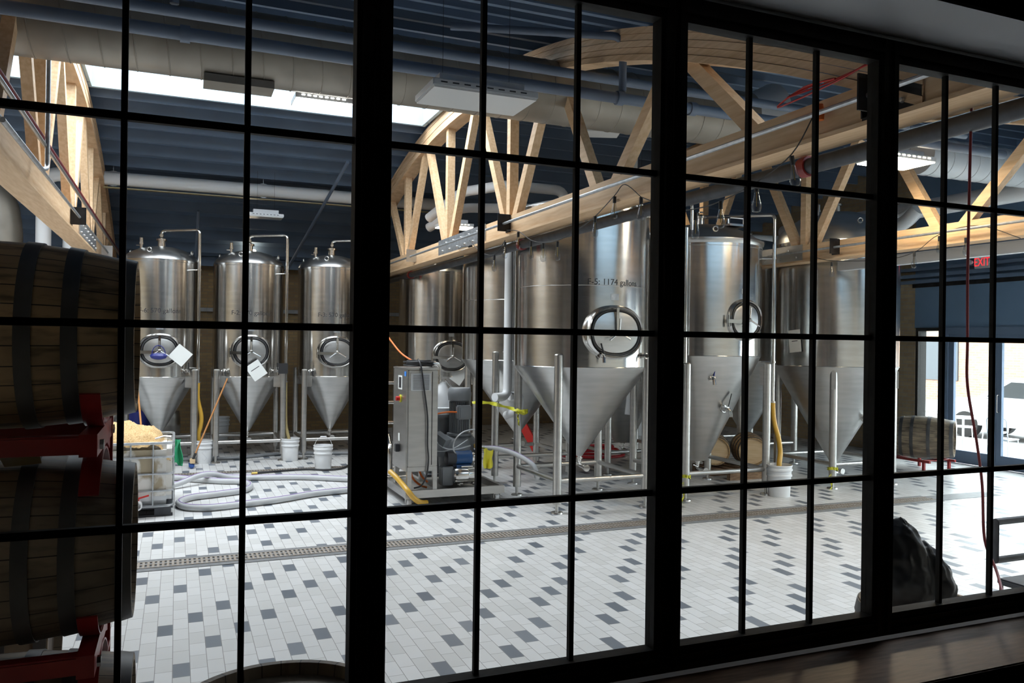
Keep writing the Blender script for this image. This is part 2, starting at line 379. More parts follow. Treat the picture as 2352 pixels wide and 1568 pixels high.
# joists as parts of the ceiling, interrupted at the skylights
y = 2.5
while y < YB - .1:
    segs = []
    x = XL
    holes = sorted((s[0], s[1]) for s in SKYL_AND_FILL if s[2] - .03 < y < s[3] + .03)
    for a, b in holes:
        if a > x: segs.append((x, a))
        x = max(x, b)
    if x < XR: segs.append((x, XR))
    m = MB()
    for a, b in segs: m.box(a, y - .024, zroof(y) + .003, b, y + .024, zroof(y) + .20)
    m.build('joist', 'blue_paint', ceil_o)
    y += .50
# skylight wells: white painted curbs round each opening, the added ones included
for i, (x0, x1, y0, y1) in enumerate(SKYL_AND_FILL):
    zt = max(zroof(y0), zroof(y1)) + .75; m = MB(); q = .06; x0 += .012; x1 -= .012; y0 += .012; y1 -= .012; zA, zB = zroof(y0) + .02, zroof(y1) + .02
    m.box(x0 - q, y1, zB, x1 + q, y1 + q, zt).box(x0 - q, y0 - q, zA, x1 + q, y0, zt)
    side = [(y0, zA), (y1, zB), (y1, zt), (y0, zt)] if abs(zA - zB) > .01 else [(y0, zA), ((y0 + y1) / 2, zA + .01), (y1, zB), (y1, zt), (y0, zt)]
    m.prism(side, x0 - q, x0).prism(side, x1, x1 + q)
    struct(m.build('trim_%d' % (20 + i), mat('roof_opening_curb', (.34, .46, .55), .6)))

# the dark room the picture is taken from
struct(MB().box(-4, -4, .45, 8, 1.70, .5).build('floor_viewing_room', 'room_floor'))
struct(MB().box(-4, -4, 3.6, 8, 1.70, 3.7).build('ceiling_viewing_room', 'room_dark'))
struct(MB().box(-4.1, -4, .5, -4, 1.70, 3.6).build('wall_room_left', 'room_dark'))
struct(MB().box(8, -4, .5, 8.1, 1.70, 3.6).build('wall_room_right', 'room_dark'))
struct(MB().box(-4, -4.1, .5, 8, -4, 3.6).build('wall_room_back', 'room_dark'))
WX0, WX1 = -.42, 3.03
SZ, TZ = EYE - .95, EYE + 1.03
struct(MB().box(XL, 1.70, 0, XR, YF, SZ - .045).box(XL, 1.70, TZ, XR, YF, 6.0).box(XL, 1.70, SZ - .045, WX0 - .001, YF, TZ).box(WX1 + .001, 1.70, SZ - .045, XR, YF, TZ).build('wall_front', 'room_dark'))
struct(MB().box(WX0, 1.70, TZ - .012, WX1, 1.955, TZ - .001).build('trim_9', 'soffit_paint'))
tag(MB().bbox(WX0 + .001, 1.66, SZ - .044, WX1 - .001, 1.955, SZ, .004).build('window_sill', 'sill_wood'), 'dark stained wooden sill board along the bottom of the black window', 'window sill')
struct(MB().box(XL, YF + .001, 0, XR, YF + .03, SZ - .06).box(XL, YF + .001, TZ + .01, XR, YF + .03, 3.2).box(XL, YF + .001, SZ - .06, WX0 - .03, YF + .03, TZ + .01).box(WX1 + .03, YF + .001, SZ - .06, XR, YF + .03, TZ + .01).build('wall_front_hall_side', 'front_bounce'))  # unseen facing slab, added pale to bounce light onto the barrels
# four black framed windows with 3 x 4 panes
unit = [(-.42, .4448, (-.114, .148)), (.4448, 1.320, (.74, 1.019)), (1.320, 2.154, (1.606, 1.869)), (2.154, 3.03, (2.442, 2.693))]
for i, (a, b, cols) in enumerate(unit):
    f = MB(); s = .044; z0, z1 = EYE - .948, TZ - .014; yb0, yb1 = 1.975, 2.022
    a += .001; b -= .001
    f.box(a, yb0, z0, a + s, yb1, z1).box(b - s, yb0, z0, b, yb1, z1).box(a + s, yb0, z0, b - s, yb1, z0 + .072).box(a + s, yb0, z1 - .075, b - s, yb1, z1)
    # stepped beads of the frame towards the room
    f.box(a + .012, yb0 - .012, z0 + .01, a + s - .014, yb0, z1 - .01).box(b - s + .014, yb0 - .012, z0 + .01, b - .012, yb0, z1 - .01)
    f.box(a + .012, yb0 - .010, z0 + .012, b - .012, yb0, z0 + .024).box(a + .012, yb0 - .010, z0 + .040, b - .012, yb0, z0 + .050).box(a + .012, yb0 - .012, z1 - .05, b - .012, yb0, z1 - .036)
    w = struct(f.build('window_%d' % (i + 1), 'window_frame_black'))
    for c in cols:
        MB().box(c - .0068, 1.992, z0 + .072, c + .0068, 2.008, z1 - .075).build('muntin', 'window_frame_black', w)
    for h in (.496, .033, -.427):
        MB().box(a + s, 1.991, EYE + h - .0088, b - s, 2.009, EYE + h + .0088).build('muntin', 'window_frame_black', w)
    MB().box(a + s, 1.999, z0 + .07, b - s, 2.003, z1 - .07).build('pane', 'pane_glass', w)

# floor drains
def drain(y, x0, x1, w, gw, label):
    o = tag(MB().box(x0, y - w / 2, .001, x1, y - gw / 2, .006).box(x0, y + gw / 2, .001, x1, y + w / 2, .006).box(x0, y - gw / 2, .001, x1, y + gw / 2, .0025).build('floor_drain', 'concrete_dark'), label, 'floor drain')
    g = MB(); n = int((x1 - x0) / .042)
    for k in range(n):
        x = x0 + k * .042; g.box(x, y - gw / 2, .003, x + .022, y + gw / 2, .010)
    for yy in (y - gw / 2, y - .008, y + gw / 2 - .014): g.box(x0, yy, .003, x1, yy + .014, .0105)
    g.build('grating', 'grate', o); return o
drain(8.15, -3.0, 9.8, .40, .22, 'long channel drain with slotted rusty grating crossing the foreground tile floor')
drain(13.45, -3.0, 4.0, .24, .16, 'narrow dark channel drain running in front of the three smaller tanks')
struct(MB().box(9.8, 8.0, .0, 11.0, 8.3, .004).build('trim_10', 'concrete_dark'))

# ================================================================== TRUSSES
def truss(X, side, label, plates, brackets, dz=0.0):
    t = empty('timber_truss', (X, ROOFC, (3.41 + dz)), label, 'roof truss', 'bowstring timber trusses carrying the blue roof')
    off = Vector((X, ROOFC, (3.41 + dz)))
    class Q(MB):
        def build(s, *a, **k):
            s.v = [tuple(Vector(p) - off) for p in s.v]; return MB.build(s, *a, **k)
    ya, yt, yb = 2.12, 3.2, 19.0
    Q().box(X - .10, ya, (3.44 + dz), X - .055, yb, (3.66 + dz)).box(X + .055, ya, (3.44 + dz), X + .10, yb, (3.66 + dz)).box(X - .125, ya, (3.41 + dz), X + .125, yb, (3.438 + dz)).build('bottom_chord', 'pine', t)
    n = 44; m = Q(); lam = 5; th = .30
    for L in range(lam):
        st = []
        z1o = -L * th / lam; z0o = -(L + 1) * th / lam + .004; hw = .115 - .006 * (L % 2)
        for i in range(n + 1):
            y = yt + (yb - yt) * i / n; z = zroof(y)
            st.append([(X - hw, y, z + z0o), (X + hw, y, z + z0o), (X + hw, y, z + z1o), (X - hw, y, z + z1o)])
        vs = [p for r_ in st for p in r_]; fs = [(0, 1, 2, 3), tuple(4 * n + k for k in (3, 2, 1, 0))]
        for i in range(n):
            for k in range(4): fs.append((4 * i + k, 4 * i + 4 + k, 4 * i + 4 + (k + 1) % 4, 4 * i + (k + 1) % 4))
        m.add(vs, fs)
    m.build('top_chord', 'pine_laminated', t)
    bot = [4.45, 6.9, 9.3, 11.8, 14.25, 16.7]
    tops = [3.4, 5.7, 8.1, 10.55, 13.0, 15.5, 17.8]
    for i, b in enumerate(bot):
        for s_, tp in ((-1, tops[i]), (1, tops[i + 1])):
            zt = zroof(tp) - .31
            if zt > 3.75: Q().beam((X, b + s_ * .09, (3.52 + dz)), (X, tp - s_ * .10, zt + .04), .10, .12, up=(0, 0, 1)).build('web_member', 'pine', t)
        if i not in (0, 1): Q().beam((X, b, (3.52 + dz)), (X, b, zroof(b) - .28), .105, .115).build('web_member', 'pine', t)
    fx = X + side * .102
    for y0, y1, mm in plates:
        lo, hi = min(fx, fx + side * .012), max(fx, fx + side * .012)
        p = Q().box(lo, y0, (3.44 + dz), hi, y1, (3.67 + dz)).build('splice_plate', mm, t)
        k = 0; yy = y0 + .12
        while yy < y1 - .08:
            z = (3.49 + dz, 3.60 + dz)[k % 2]; Q().lathe([(.017, 0), (.017, .008), (.012, .02), (0, .022)], (fx + side * .012, yy, z), 10, 'X', rot=Matrix.Diagonal((side, 1, 1))).build('bolt', 'leg_steel', p); k += 1; yy += .17
    for by, mm in brackets:
        x2 = fx + side * .17; lo, hi = min(fx, x2), max(fx, x2)
        b = Q().box(lo, by - .006, (3.46 + dz), hi, by + .006, (3.67 + dz)).box(min(fx, fx + side * .012), by, (3.46 + dz), max(fx, fx + side * .012), by + .13, (3.67 + dz)).build('rod_bracket', mm, t)
    rx = fx + side * .10
    Q().cyl((rx, ya, (3.55 + dz)), (rx, yb, (3.55 + dz)), .016, 10).build('tie_rod', 'galvanised', t)
    return t
truss(-1.30, 1, 'laminated timber bowstring truss at far left, bearing a dark bracket and conduits', [(11.9, 14.2, 'galvanised')], [(10.98, 'black_steel'), (15.3, 'leg_steel')])
truss(3.85, -1, 'middle timber bowstring truss running overhead in front of the large tanks', [(9.95, 12.0, 'galvanised'), (2.9 + .31, 3.62, 'black_steel')], [(9.1, 'black_steel'), (13.3, 'leg_steel'), (3.50, 'black_steel')])
truss(8.54, -1, 'right timber bowstring truss in warm light, passing before the rightmost tank', [(9.25, 11.4, 'leg_steel')], [(9.05 * .944, 'black_steel')], dz=-.07)

def hung_pipe(name, pts, r, m, label, cat, group=None, clamps=(), cm='rack_red', n=16):
    o = MB().tube(bent(pts, r * 3.0), r, n).build(name, m); tag(o, label, cat, group)
    for c in clamps:
        a = Vector(c[0]); d_ = Vector(c[1]) * .035
        MB().cyl(a - d_, a + d_, r + .014, n).build('coupling', cm, o)
    return o
hung_pipe('water_pipe', [(3.99, 2.115, 3.34), (3.99, 19.1, 3.34)], .056, 'black_pipe', 'dark pipe slung under the middle timber truss with red couplings', 'pipe',
          clamps=[((3.99, y, 3.34), (0, 1, 0)) for y in (9.3, 4.35, 14.5)])
hung_pipe('electrical_conduit', [(-1.14, 3.2, 3.90), (-1.14, 18.8, 3.90)], .022, 'cord_red', 'brownish straight conduit pair member high on the far left truss', 'conduit')
hung_pipe('electrical_conduit', [(-1.10, 3.2, 3.80), (-1.10, 18.8, 3.80)], .018, 'leg_steel', 'thin shiny conduit just below the brownish one on the left truss', 'conduit')
hung_pipe('electrical_conduit', [(-1.08, 6.2, 3.53), (-1.08, 7.9, 3.53), (-1.08, 8.2, 3.6), (-1.08, 8.2, 5.1)], .02, 'galvanised', 'bent grey conduit rising like a hook on the left truss', 'conduit')
hung_pipe('sprinkler_pipe', [(-6, 6.5, 4.375), (8.9, 6.5, 4.375)], .05, 'pipe_blue', 'lower blue painted sprinkler pipe with fittings under the big round duct', 'pipe', 'blue sprinkler pipes across the ceiling',
          clamps=[((x, 6.5, 4.375), (1, 0, 0)) for x in (.03, 3.75, 4.55, 6.8)], cm='pipe_blue')
hung_pipe('sprinkler_pipe', [(-6, 7.0, 4.72), (8.9, 7.0, 4.72)], .045, 'pipe_blue', 'upper blue painted pipe crossing in front of the big round duct', 'pipe', 'blue sprinkler pipes across the ceiling',)
hung_pipe('sprinkler_pipe', [(3.78, 6.5, 4.44), (3.78, 6.5, 4.95), (2.3, 7.1, 5.02)], .036, 'pipe_blue', 'short blue branch pipe rising from the lower sprinkler pipe', 'pipe')
hung_pipe('sprinkler_pipe', [(-.05, 7.0, 4.78), (-.05, 7.0, 5.20)], .036, 'pipe_blue', 'blue pipe stub standing on the upper pipe at the left', 'pipe')
hung_pipe('sprinkler_pipe', [(9.3, 6.3, 4.02), (13.1, 6.3, 4.02)], .05, 'pipe_blue', 'blue sprinkler pipe with fittings in the right bay above the hanging cord', 'pipe', clamps=[((x, 6.3, 4.02), (1, 0, 0)) for x in (9.6, 10.3)], cm='pipe_blue')
hung_pipe('ceiling_brace', [(.35, 16.5, 4.55), (.33, 17.6, 3.6)], .025, 'pipe_blue', 'thin blue hanger behind the left tank, under the white pipe', 'hanger')
hung_pipe('ceiling_brace', [(2.7, 14.0, 5.2), (2.15, 18.0, 3.55)], .03, 'pipe_blue', 'slanting blue brace rod behind the third small tank', 'hanger')

# spiral ducts
def duct(pts, r, name, label, ribs=.42, m='duct_metal'):
    o = MB().tube(pts, r, 40).build(name, m); tag(o, label, 'air duct')
    P = [Vector(p) for p in pts]; rm = MB(); L = 0
    for a, b in zip(P, P[1:]):
        ln = (b - a).length; dr = (b - a).normalized(); k = ribs / 2
        while k < ln:
            c = a + dr * k; u = dr.cross(Vector((0, 0, 1))).normalized() if abs(dr.z) < .9 else Vector((1, 0, 0)); w = dr.cross(u)
            rm.tube([c + (u * math.cos(q * .1963) + w * math.sin(q * .1963)) * (r + .001) + dr * .04 * math.sin(q * .1963) for q in range(32)], .006, 6, closed=True); k += ribs
    rm.build('seam', m, o); return o
dd = duct([(-6.2, 8.0, 4.85), (6.35, 8.0, 4.85)], .335, 'spiral_duct', 'large dull metal spiral duct crossing the upper left of the hall', .27)
MB().lathe([(.335, 0), (.36, .10), (.46, .30), (.48, .33), (.44, .34), (.30, .12), (0, .10)], (6.35, 8.0, 4.85), 32, 'X').build('diffuser', 'lamp_body', dd)
MB().box(.2, 7.86, 4.46, .82, 8.14, 4.53).build('register', 'duct_metal', dd)
duct([(9.4, 8.1, 4.76), (13.2, 8.1, 4.76)], .26, 'spiral_duct', 'bright spiral duct in the right bay behind the lit lamp panel', .25, 'lamp_body')
duct(smooth_path([(-2.75, 16.0, 3.4), (-2.75, 16.0, 4.0), (-2.9, 16.0, 4.5), (-3.4, 16.0, 4.8), (-5, 16.0, 4.9)]), .28, 'spiral_duct', 'bent spiral duct elbow beyond the left truss')

# white insulated pipes
def wpipe(pts, r, label, group='white insulated pipes'):
    o = MB().tube(bent(pts, r * 2.2), r, 20).build('insulated_pipe', 'white_pipe'); tag(o, label, 'pipe', group); return o
wpipe([(-2.1, 15.6, .01), (-2.1, 15.6, 4.87), (4.8, 15.6, 4.87)], .118, 'long white insulated pipe hung level above the three smaller tanks')
wpipe([(-1.75, 15.9, .01), (-1.75, 15.9, 4.1), (-1.75, 18, 4.1)], .10, 'second white standpipe just right of the first behind the left truss')
wpipe([(4.2, 14.1, 4.35), (4.55, 13.3, 4.72), (5.0, 12.4, 4.72), (6.1, 12.4, 4.72), (6.1, 12.4, 3.7)], .085, 'white insulated pipe bending over behind the middle truss')
wpipe([(4.35, 14.6, 4.25), (4.75, 13.9, 4.55), (5.9, 13.4, 4.55)], .085, 'lower white insulated pipe beside the bend behind the middle truss')
wpipe([(4.36, 10.62, 3.75), (4.36, 10.62, 1.34), (4.12, 10.5, 1.34)], .062, 'white insulated standpipe dropping between the large tanks, with an elbow at its foot')
wpipe([(4.68, 11.42, 1.0), (4.62, 10.80, 1.12), (4.62, 10.74, 1.34), (4.42, 10.68, 1.34)], .062, 'short white pipe elbow right of the white standpipe foot')
wpipe([(6.62, 11.0, 5.675), (6.62, 11.0, 1.35), (6.58, 11.0, 1.0)], .06, 'white insulated pipe end showing between the front tank and its right leg')
wpipe([(8.35, 11.0, 2.2), (8.35, 11.0, 4.0), (8.7, 13, 4.2), (11.5, 13, 4.25)], .10, 'white insulated pipe rising between the two right-hand tanks')
wpipe([(11.8, 13.5, 4.50), (11.8, 6.5, 4.50)], .15, 'thick white insulated pipe in the right bay above the truss chord')
wpipe([(11.5, 14.5, 4.22), (11.5, 10.2, 4.22), (11.5, 9.9, 4.45)], .12, 'thinner white pipe just below the thick one in the right bay')
# yellow wires and tray under the long white pipe
tag(MB().box(-1.2, 15.55, 4.70, 4.8, 15.65, 4.715).build('cable_tray', 'hose_tan'), 'narrow yellowish tray running just under the long white pipe', 'cable tray')
for i, (x, y) in enumerate(((-1.05, 15.6), (1.45, 15.6), (3.3, 15.6))):
    o = empty('pipe_hanger', (x, y, 4.7), 'steel hanger rod with a clevis on the white pipe, %s' % ('by the left truss', 'above the middle small tank', 'near the third small tank')[i], 'hanger', 'hangers of the long white pipe')
    MB().tube([(.0 + .128 * math.cos(a * .3927), 0, .17 + .128 * math.sin(a * .3927)) for a in range(16)], .010, 6, closed=True).build('clevis', 'galvanised', o)
    MB().cyl((0, 0, .29), (0, 0, .78), .007, 6).build('rod', 'galvanised', o)

# ================================================================== LAMPS
def panel(loc, w, dp, on, label, group=None, rods=.7, rz=0):
    o = empty('lamp_panel', loc, label, 'ceiling lamp', group, rz)
    MB().bbox(-w / 2, -dp / 2, .02, w / 2, dp / 2, .075, .006).box(-w / 2 + .08, -dp / 2 + .10, .075, w / 2 - .08, dp / 2 - .10, .15).build('housing', 'lamp_body', o)
    MB().box(-w / 2 + .012, -dp / 2 + .012, .008, w / 2 - .012, dp / 2 - .012, .0195).build('diffuser', on, o)
    for sx in (-1, 1):
        MB().cyl((sx * (w / 2 - .15), 0, .15), (sx * (w / 2 - .15), 0, .15 + rods), .002, 6).build('hanging_wire', 'black_steel', o)
    for k in range(8): MB().box(-w / 2 + .06 + k * (w - .12) / 8, -dp / 2 - .002, .045, -w / 2 + .06 + (k + .55) * (w - .12) / 8, -dp / 2 + .001, .055).build('vent_slot', on if on != 'lamp_off' else 'black_pipe', o)
    return o
panel((2.17, 6.02, 4.0), .86, .50, 'lamp_off', 'large unlit rectangular lamp panel hanging nearest the window, under the duct')
panel((1.35, 8.4, 4.5), .58, .36, 'lamp_on', 'brightly lit lamp panel below the skylight at upper left')
panel((4.63, 8.5, 4.6), .5, .32, 'lamp_off', 'small unlit lamp panel hanging behind the middle truss web', rz=R(-20))
panel((7.57, 6.83, 4.2), .74, .46, 'lamp_hot', 'brightly lit lamp panel at upper right beyond the middle truss')
panel((4.52, 13.6, 4.12), .60, .42, 'lamp_warm', 'warm lit lamp above the tank behind the control cabinet', rods=.3)
panel((1.46, 15.2, 4.30), .60, .34, 'lamp_off', 'slim unlit lamp panel above the middle small tank')
panel((7.7, 12.2, 4.75), .7, .42, 'lamp_warm', 'warm lit lamp high over the right-hand tanks')
o = tag(MB().lathe([(0, .03), (.11, .03), (.115, 0), (0, 0)], (1.45, 18.3, 4.02), 24).build('round_lamp', 'lamp_warm'), 'small round warm ceiling lamp glowing above the middle small tank', 'ceiling lamp')
MB().cyl((1.45, 18.3, 4.05), (1.45, 18.3, 4.1), .05).build('lamp_base', 'lamp_body', o)
MB().cyl((1.45, 18.3, 4.1), (1.45, 18.3, 4.16), .01).build('lamp_stem', 'lamp_body', o)

# string lights with pear shaped bulbs
def string(name, label, cable, bulbs, m='rubber_black'):
    o = tag(MB().tube(smooth_path(cable, 5), .0045, 6).build(name, m), label, 'string lights', 'strings of clear pear bulbs')
    for b in bulbs:
        tilt = b[3] if len(b) > 3 else 0
        rot = Matrix.Rotation(tilt, 3, 'Y')
        s = MB().lathe([(0, 0), (.016, 0), (.016, -.055), (.013, -.06), (0, -.06)], b[:3], 12, rot=rot).build('socket', 'rubber_black', o)
        MB().lathe([(.012, -.055), (.018, -.09), (.03, -.14), (.034, -.165), (.026, -.195), (0, -.205)], b[:3], 16, rot=rot).build('bulb', 'bulb_glass', s)
        MB().cyl(Vector(b[:3]) + rot @ Vector((0, 0, -.06)), Vector(b[:3]) + rot @ Vector((0, 0, -.16)), .003, 6).build('filament', 'brass', s)
    return o
string('string_lights', 'swag of clear pear bulbs in front of the big tank, under the truss bracket',
       [(3.68, 9.05, 3.47), (3.7, 8.74, 3.42), (3.7, 8.36, 3.27), (3.7, 8.03, 3.21), (3.7, 7.67, 3.19), (3.7, 7.2, 3.25), (3.7, 6.85, 3.33), (3.7, 6.48, 3.47), (3.7, 6.3, 3.54), (3.7, 6.02, 3.38)],
       [(3.7, 8.74, 3.41), (3.7, 8.36, 3.26), (3.7, 8.03, 3.2), (3.7, 7.67, 3.18), (3.7, 6.85, 3.33), (3.7, 6.48, 3.46), (3.7, 6.02, 3.38)])
string('string_lights', 'short swag of clear bulbs left of the truss bracket, over the tank behind', [(3.68, 10.4, 3.5), (3.7, 10.0, 3.3), (3.7, 9.51, 3.22), (3.7, 9.15, 3.36)], [(3.7, 9.51, 3.21), (3.7, 9.15, 3.34), (3.7, 10.35, 3.42, 1.3)])
string('string_lights', 'near end of the bulb string climbing to an orange plug on the truss', [(3.7, 6.02, 3.38), (3.7, 5.5, 3.2), (3.7, 5.22, 3.16), (3.7, 4.91, 3.17), (3.7, 4.51, 3.24), (3.7, 4.17, 3.36), (3.7, 3.98, 3.56)],
       [(3.7, 5.22, 3.13), (3.7, 4.91, 3.17), (3.7, 4.51, 3.23), (3.7, 4.17, 3.35, -.2)])
string('string_lights', 'bulb string along the right truss, before the blue wall', [(8.36, 9.0, 3.40), (8.36, 8.6, 3.30), (8.36, 7.9, 3.24), (8.36, 7.5, 3.24), (8.36, 7.2, 3.30), (8.36, 6.9, 3.46), (8.36, 6.4, 3.50), (8.36, 5.9, 3.3)],
       [(8.36, 8.6, 3.28), (8.36, 7.9, 3.24), (8.36, 7.58, 3.25), (8.36, 7.25, 3.29), (8.36, 6.9, 3.44), (8.36, 6.55, 3.38)])
tag(MB().lathe([(0, 0), (.024, 0), (.028, .05), (.018, .1), (0, .1)], (3.7, 3.92, 3.52), 12).build('cord_plug', 'orange_hose'), 'orange plug end where the bulb string meets the truss', 'plug')
# red cord
tag(MB().tube(smooth_path([(4.02, 3.1, 4.0), (3.99, 3.1, 3.5), (3.975, 3.1, 2.6), (3.98, 3.1, 2.15), (3.985, 3.1, 1.9), (4.06, 3.1, 1.6), (4.11, 3.1, 1.35), (4.135, 3.1, 1.05), (4.10, 3.0, .90), (3.95, 2.85, .80), (3.88, 2.75, .55), (3.95, 2.8, .2), (4.1, 2.9, .02)]), .0075, 8).build('extension_cord', 'cord_red'),
    'dark red cord hanging in the rightmost window and trailing down', 'cord')
tag(MB().tube(smooth_path([(3.62, 3.4, 3.72), (3.66, 3.8, 3.72), (3.6, 4.1, 3.7), (3.68, 3.9, 3.75), (3.6, 3.7, 3.70), (3.64, 4.0, 3.74), (3.65, 4.25, 3.68), (3.62, 3.7, 3.69), (3.66, 3.4, 3.75), (3.68, 3.25, 3.70)]), .006, 6).build('extension_cord', 'red_paint'), 'tangle of red cord lying on the middle truss chord', 'cord')
# exit sign
o = empty('exit_sign', (XR - .20, 9.93, 3.53), 'illuminated EXIT sign in red letters on the blue wall above the doors', 'sign')
MB().bbox(-.02, -.145, 0, .02, .145, .21, .006).build('housing', 'sign_white', o)
text_mesh('EXIT', .20, 'lettering', 'exit_red', o, lambda x, y: Vector((-.0225, -x * .74, .105 + y * 1.05)))
MB().box(.02, -.03, .15, .20, .03, .18).build('arm', 'lamp_body', o)
for s in (-1, 1): MB().lathe([(0, 0), (.035, 0), (.045, .05), (0, .055)], (-.02, s * .20, .12), 14, 'X', rot=Matrix.Diagonal((-1, 1, 1))).cyl((0, s * .14, .12), (-.02, s * .20, .12), .008, 8).build('spot_head', 'lamp_body', o)
tag(MB().box(8.76, 2.115, 3.20, 8.86, 8.9, 3.215).box(8.76, 2.115, 3.216, 8.77, 8.9, 3.324).box(8.76, 2.115, 3.325, 8.86, 8.9, 3.34).build('steel_beam', 'lamp_body'), 'pale steel channel beam running just below the right truss', 'beam')

# ================================================================== TANKS
def ell_ring(cx, cz, a, b, y, r, n=40, pw=2.3):
    pts = []
    for k in range(n):
        t = 2 * math.pi * k / n; c, s = math.cos(t), math.sin(t)
        pts.append((cx + a * math.copysign(abs(c) ** (2 / pw), c), y, cz + b * math.copysign(abs(s) ** (2 / pw), s)))
    return pts
def valve(parent, loc, ang, name='sample_valve', handle='rubber_black', size=1.0, hang=0.0):
    """small sanitary valve poking outwards; ang: direction about Z, 0 = -Y"""
    rz = Matrix.Rotation(ang, 3, 'Z'); o = Vector(loc); s = size
    P = lambda x, y, z: o + rz @ Vector((x * s, y * s, z * s))
    m = MB().tube([P(0, .02, 0), P(0, -.10, 0)], .022 * s, 10).tube([P(0, -.035, 0), P(0, -.05, 0)], .036 * s, 12).tube([P(0, -.10, 0), P(0, -.13, -.02), P(0, -.14, -.07)], .017 * s, 8).tube([P(-.03, -.075, 0), P(.03, -.075, 0)], .024 * s, 8)
    v = m.build(name, 'bright_steel', parent)
    MB().beam(P(.02, -.08, .02), P(.02 + .07 * math.sin(hang), -.10, .02 + .13 * math.cos(hang)), .018 * s, .008 * s).build('handle', handle, v); return v
def tank(name, label, group, cx, cy, D, ztip, zcone, zcyl, zdome, hl, legtop, text=None, tz=None, tsize=.1, manz=2.0, mana=(.36, .30), manx=0.0,
         flat=0.0, rail=.35, seam=None, manway=True, rot=0.0, hub=True, domem='cone_steel', vent=None):
    t = empty(name, (cx, cy, 0), label, 'fermentation tank', group, rot); Rr = D / 2; n = 96
    MB().lathe([(Rr, zcone), (Rr, zcyl)], n=n).build('shell', 'tank_steel', t)
    w = MB().lathe([(Rr + .001, zcyl - .03), (Rr + .007, zcyl - .025), (Rr + .007, zcyl + .01), (Rr + .001, zcyl + .015)], n=n)
    w.lathe([(Rr + .0005, zcone - .004), (Rr + .004, zcone), (Rr + .0005, zcone + .006)], n=n)
    if seam: w.lathe([(Rr + .0003, seam - .004), (Rr + .003, seam), (Rr + .0003, seam + .004)], n=n)
    w.build('weld_band', 'tank_steel', t)
    h = zdome - zcyl; prof = [(Rr, zcyl), (Rr * .985, zcyl + h * .16), (Rr * .93, zcyl + h * .36), (Rr * .80, zcyl + h * .58), (Rr * .6, zcyl + h * .79), (Rr * .35, zcyl + h * .94), (Rr * .12, zdome), (0, zdome)]
    MB().lathe(prof, n=n).build('dome', domem, t)
    tipr = max(flat, .035)
    MB().lathe([(Rr, zcone), (Rr * .985, zcone - .03), (tipr + .02, ztip + .03), (tipr, ztip), (0, ztip)], n=n).build('cone', 'cone_steel', t)
    # outlet below the cone
    ov = MB().cyl((0, 0, ztip), (0, 0, ztip - .07), .03).lathe([(.045, ztip - .03), (.045, ztip - .015)], n=16)
    ov.tube(bent([(0, 0, ztip - .06), (0, 0, ztip - .12), (.02, -.16, ztip - .14)], .05), .027, 10).lathe([(0, 0), (.045, 0), (.045, .03), (0, .03)], (.02, -.15, ztip - .14), 16, 'Y').tube([(-.02, -.04, ztip - .1), (-.12, -.08, ztip - .06)], .008, 6)
    ov.build('outlet_valve', 'bright_steel', t)
    lr = .055 if D > 1.4 else .05
    for sx in (-1, 1):
        for sy in (-1, 1):
            L = MB().lathe([(0, legtop + .02), (lr * .8, legtop + .012), (lr, legtop), (lr, .12), (0, .12)], (sx * hl, sy * hl, 0), 20)
            lg = L.build('leg', 'leg_steel', t)
            MB().lathe([(.02, .13), (.02, .025), (.075, .018), (.08, 0), (0, 0)], (sx * hl, sy * hl, 0), 20).build('foot', 'leg_steel', lg)
            # gusset joining leg and shell
            a = math.atan2(sy, sx); MB().beam((sx * (hl - .0), sy * (hl - .0), legtop - .17), (math.cos(a) * (Rr - .01), math.sin(a) * (Rr - .01), legtop - .17), .06, .26).build('gusset', 'leg_steel', lg)
    for a, b in (((-1, -1), (1, -1)), ((1, -1), (1, 1)), ((1, 1), (-1, 1)), ((-1, 1), (-1, -1))):
        MB().cyl((a[0] * hl, a[1] * hl, rail), (b[0] * hl, b[1] * hl, rail), .032, 12).build('cross_rail', 'leg_steel', t)
    # lifting lugs and fittings on the dome
    for a in (20, 160, 250, 340):
        q = R(a); c = Vector((math.cos(q) * Rr * .86, math.sin(q) * Rr * .86, zcyl + h * .50)); u = Vector((-math.sin(q), math.cos(q), 0))
        MB().tube([c + u * .035 * math.cos(k * .524) + Vector((0, 0, .035 * math.sin(k * .524) + .03)) for k in range(12)], .010, 6, closed=True).build('lifting_lug', 'leg_steel', t)
    if hub:
        MB().lathe([(.06, zdome - .02), (.06, zdome + .10), (.085, zdome + .10), (.085, zdome + .13), (.05, zdome + .14), (.03, zdome + .16), (0, zdome + .16)], n=24).build('top_fitting', 'bright_steel', t)
        MB().lathe([(.02, 0), (.02, .07), (.035, .07), (.035, .10), (.028, .10), (.028, .18), (.018, .19), (0, .19)], (-Rr * .52, -.12, zcyl + h * .78), 14).cyl((-Rr * .52, -.12, zcyl + h * .78 + .05), (-Rr * .52 - .08, -.12, zcyl + h * .78 + .05), .008, 6).build('relief_valve', 'bright_steel', t)
    if vent:
        vx, vy, vz0, vz1 = vent
        vp = MB().tube(bent([(0, 0, zdome + .1), (0, 0, vz1), (vx, vy, vz1), (vx, vy, vz0)], .07), .026, 14)
        vp.lathe([(.04, 0), (.04, .02)], (vx, vy, vz0), 14).lathe([(.04, 0), (.04, .02)], (0, 0, zdome + .18), 14)
        p = vp.build('vent_pipe', 'bright_steel', t)
        for zz in (zcyl - .14, legtop + .03):
            a = math.atan2(vy, vx); MB().cyl((vx, vy, zz), (math.cos(a) * (Rr - .005), math.sin(a) * (Rr - .005), zz), .010, 8).lathe([(.036, -.012), (.036, .012)], (vx, vy, zz), 12).build('pipe_clip', 'bright_steel', p)
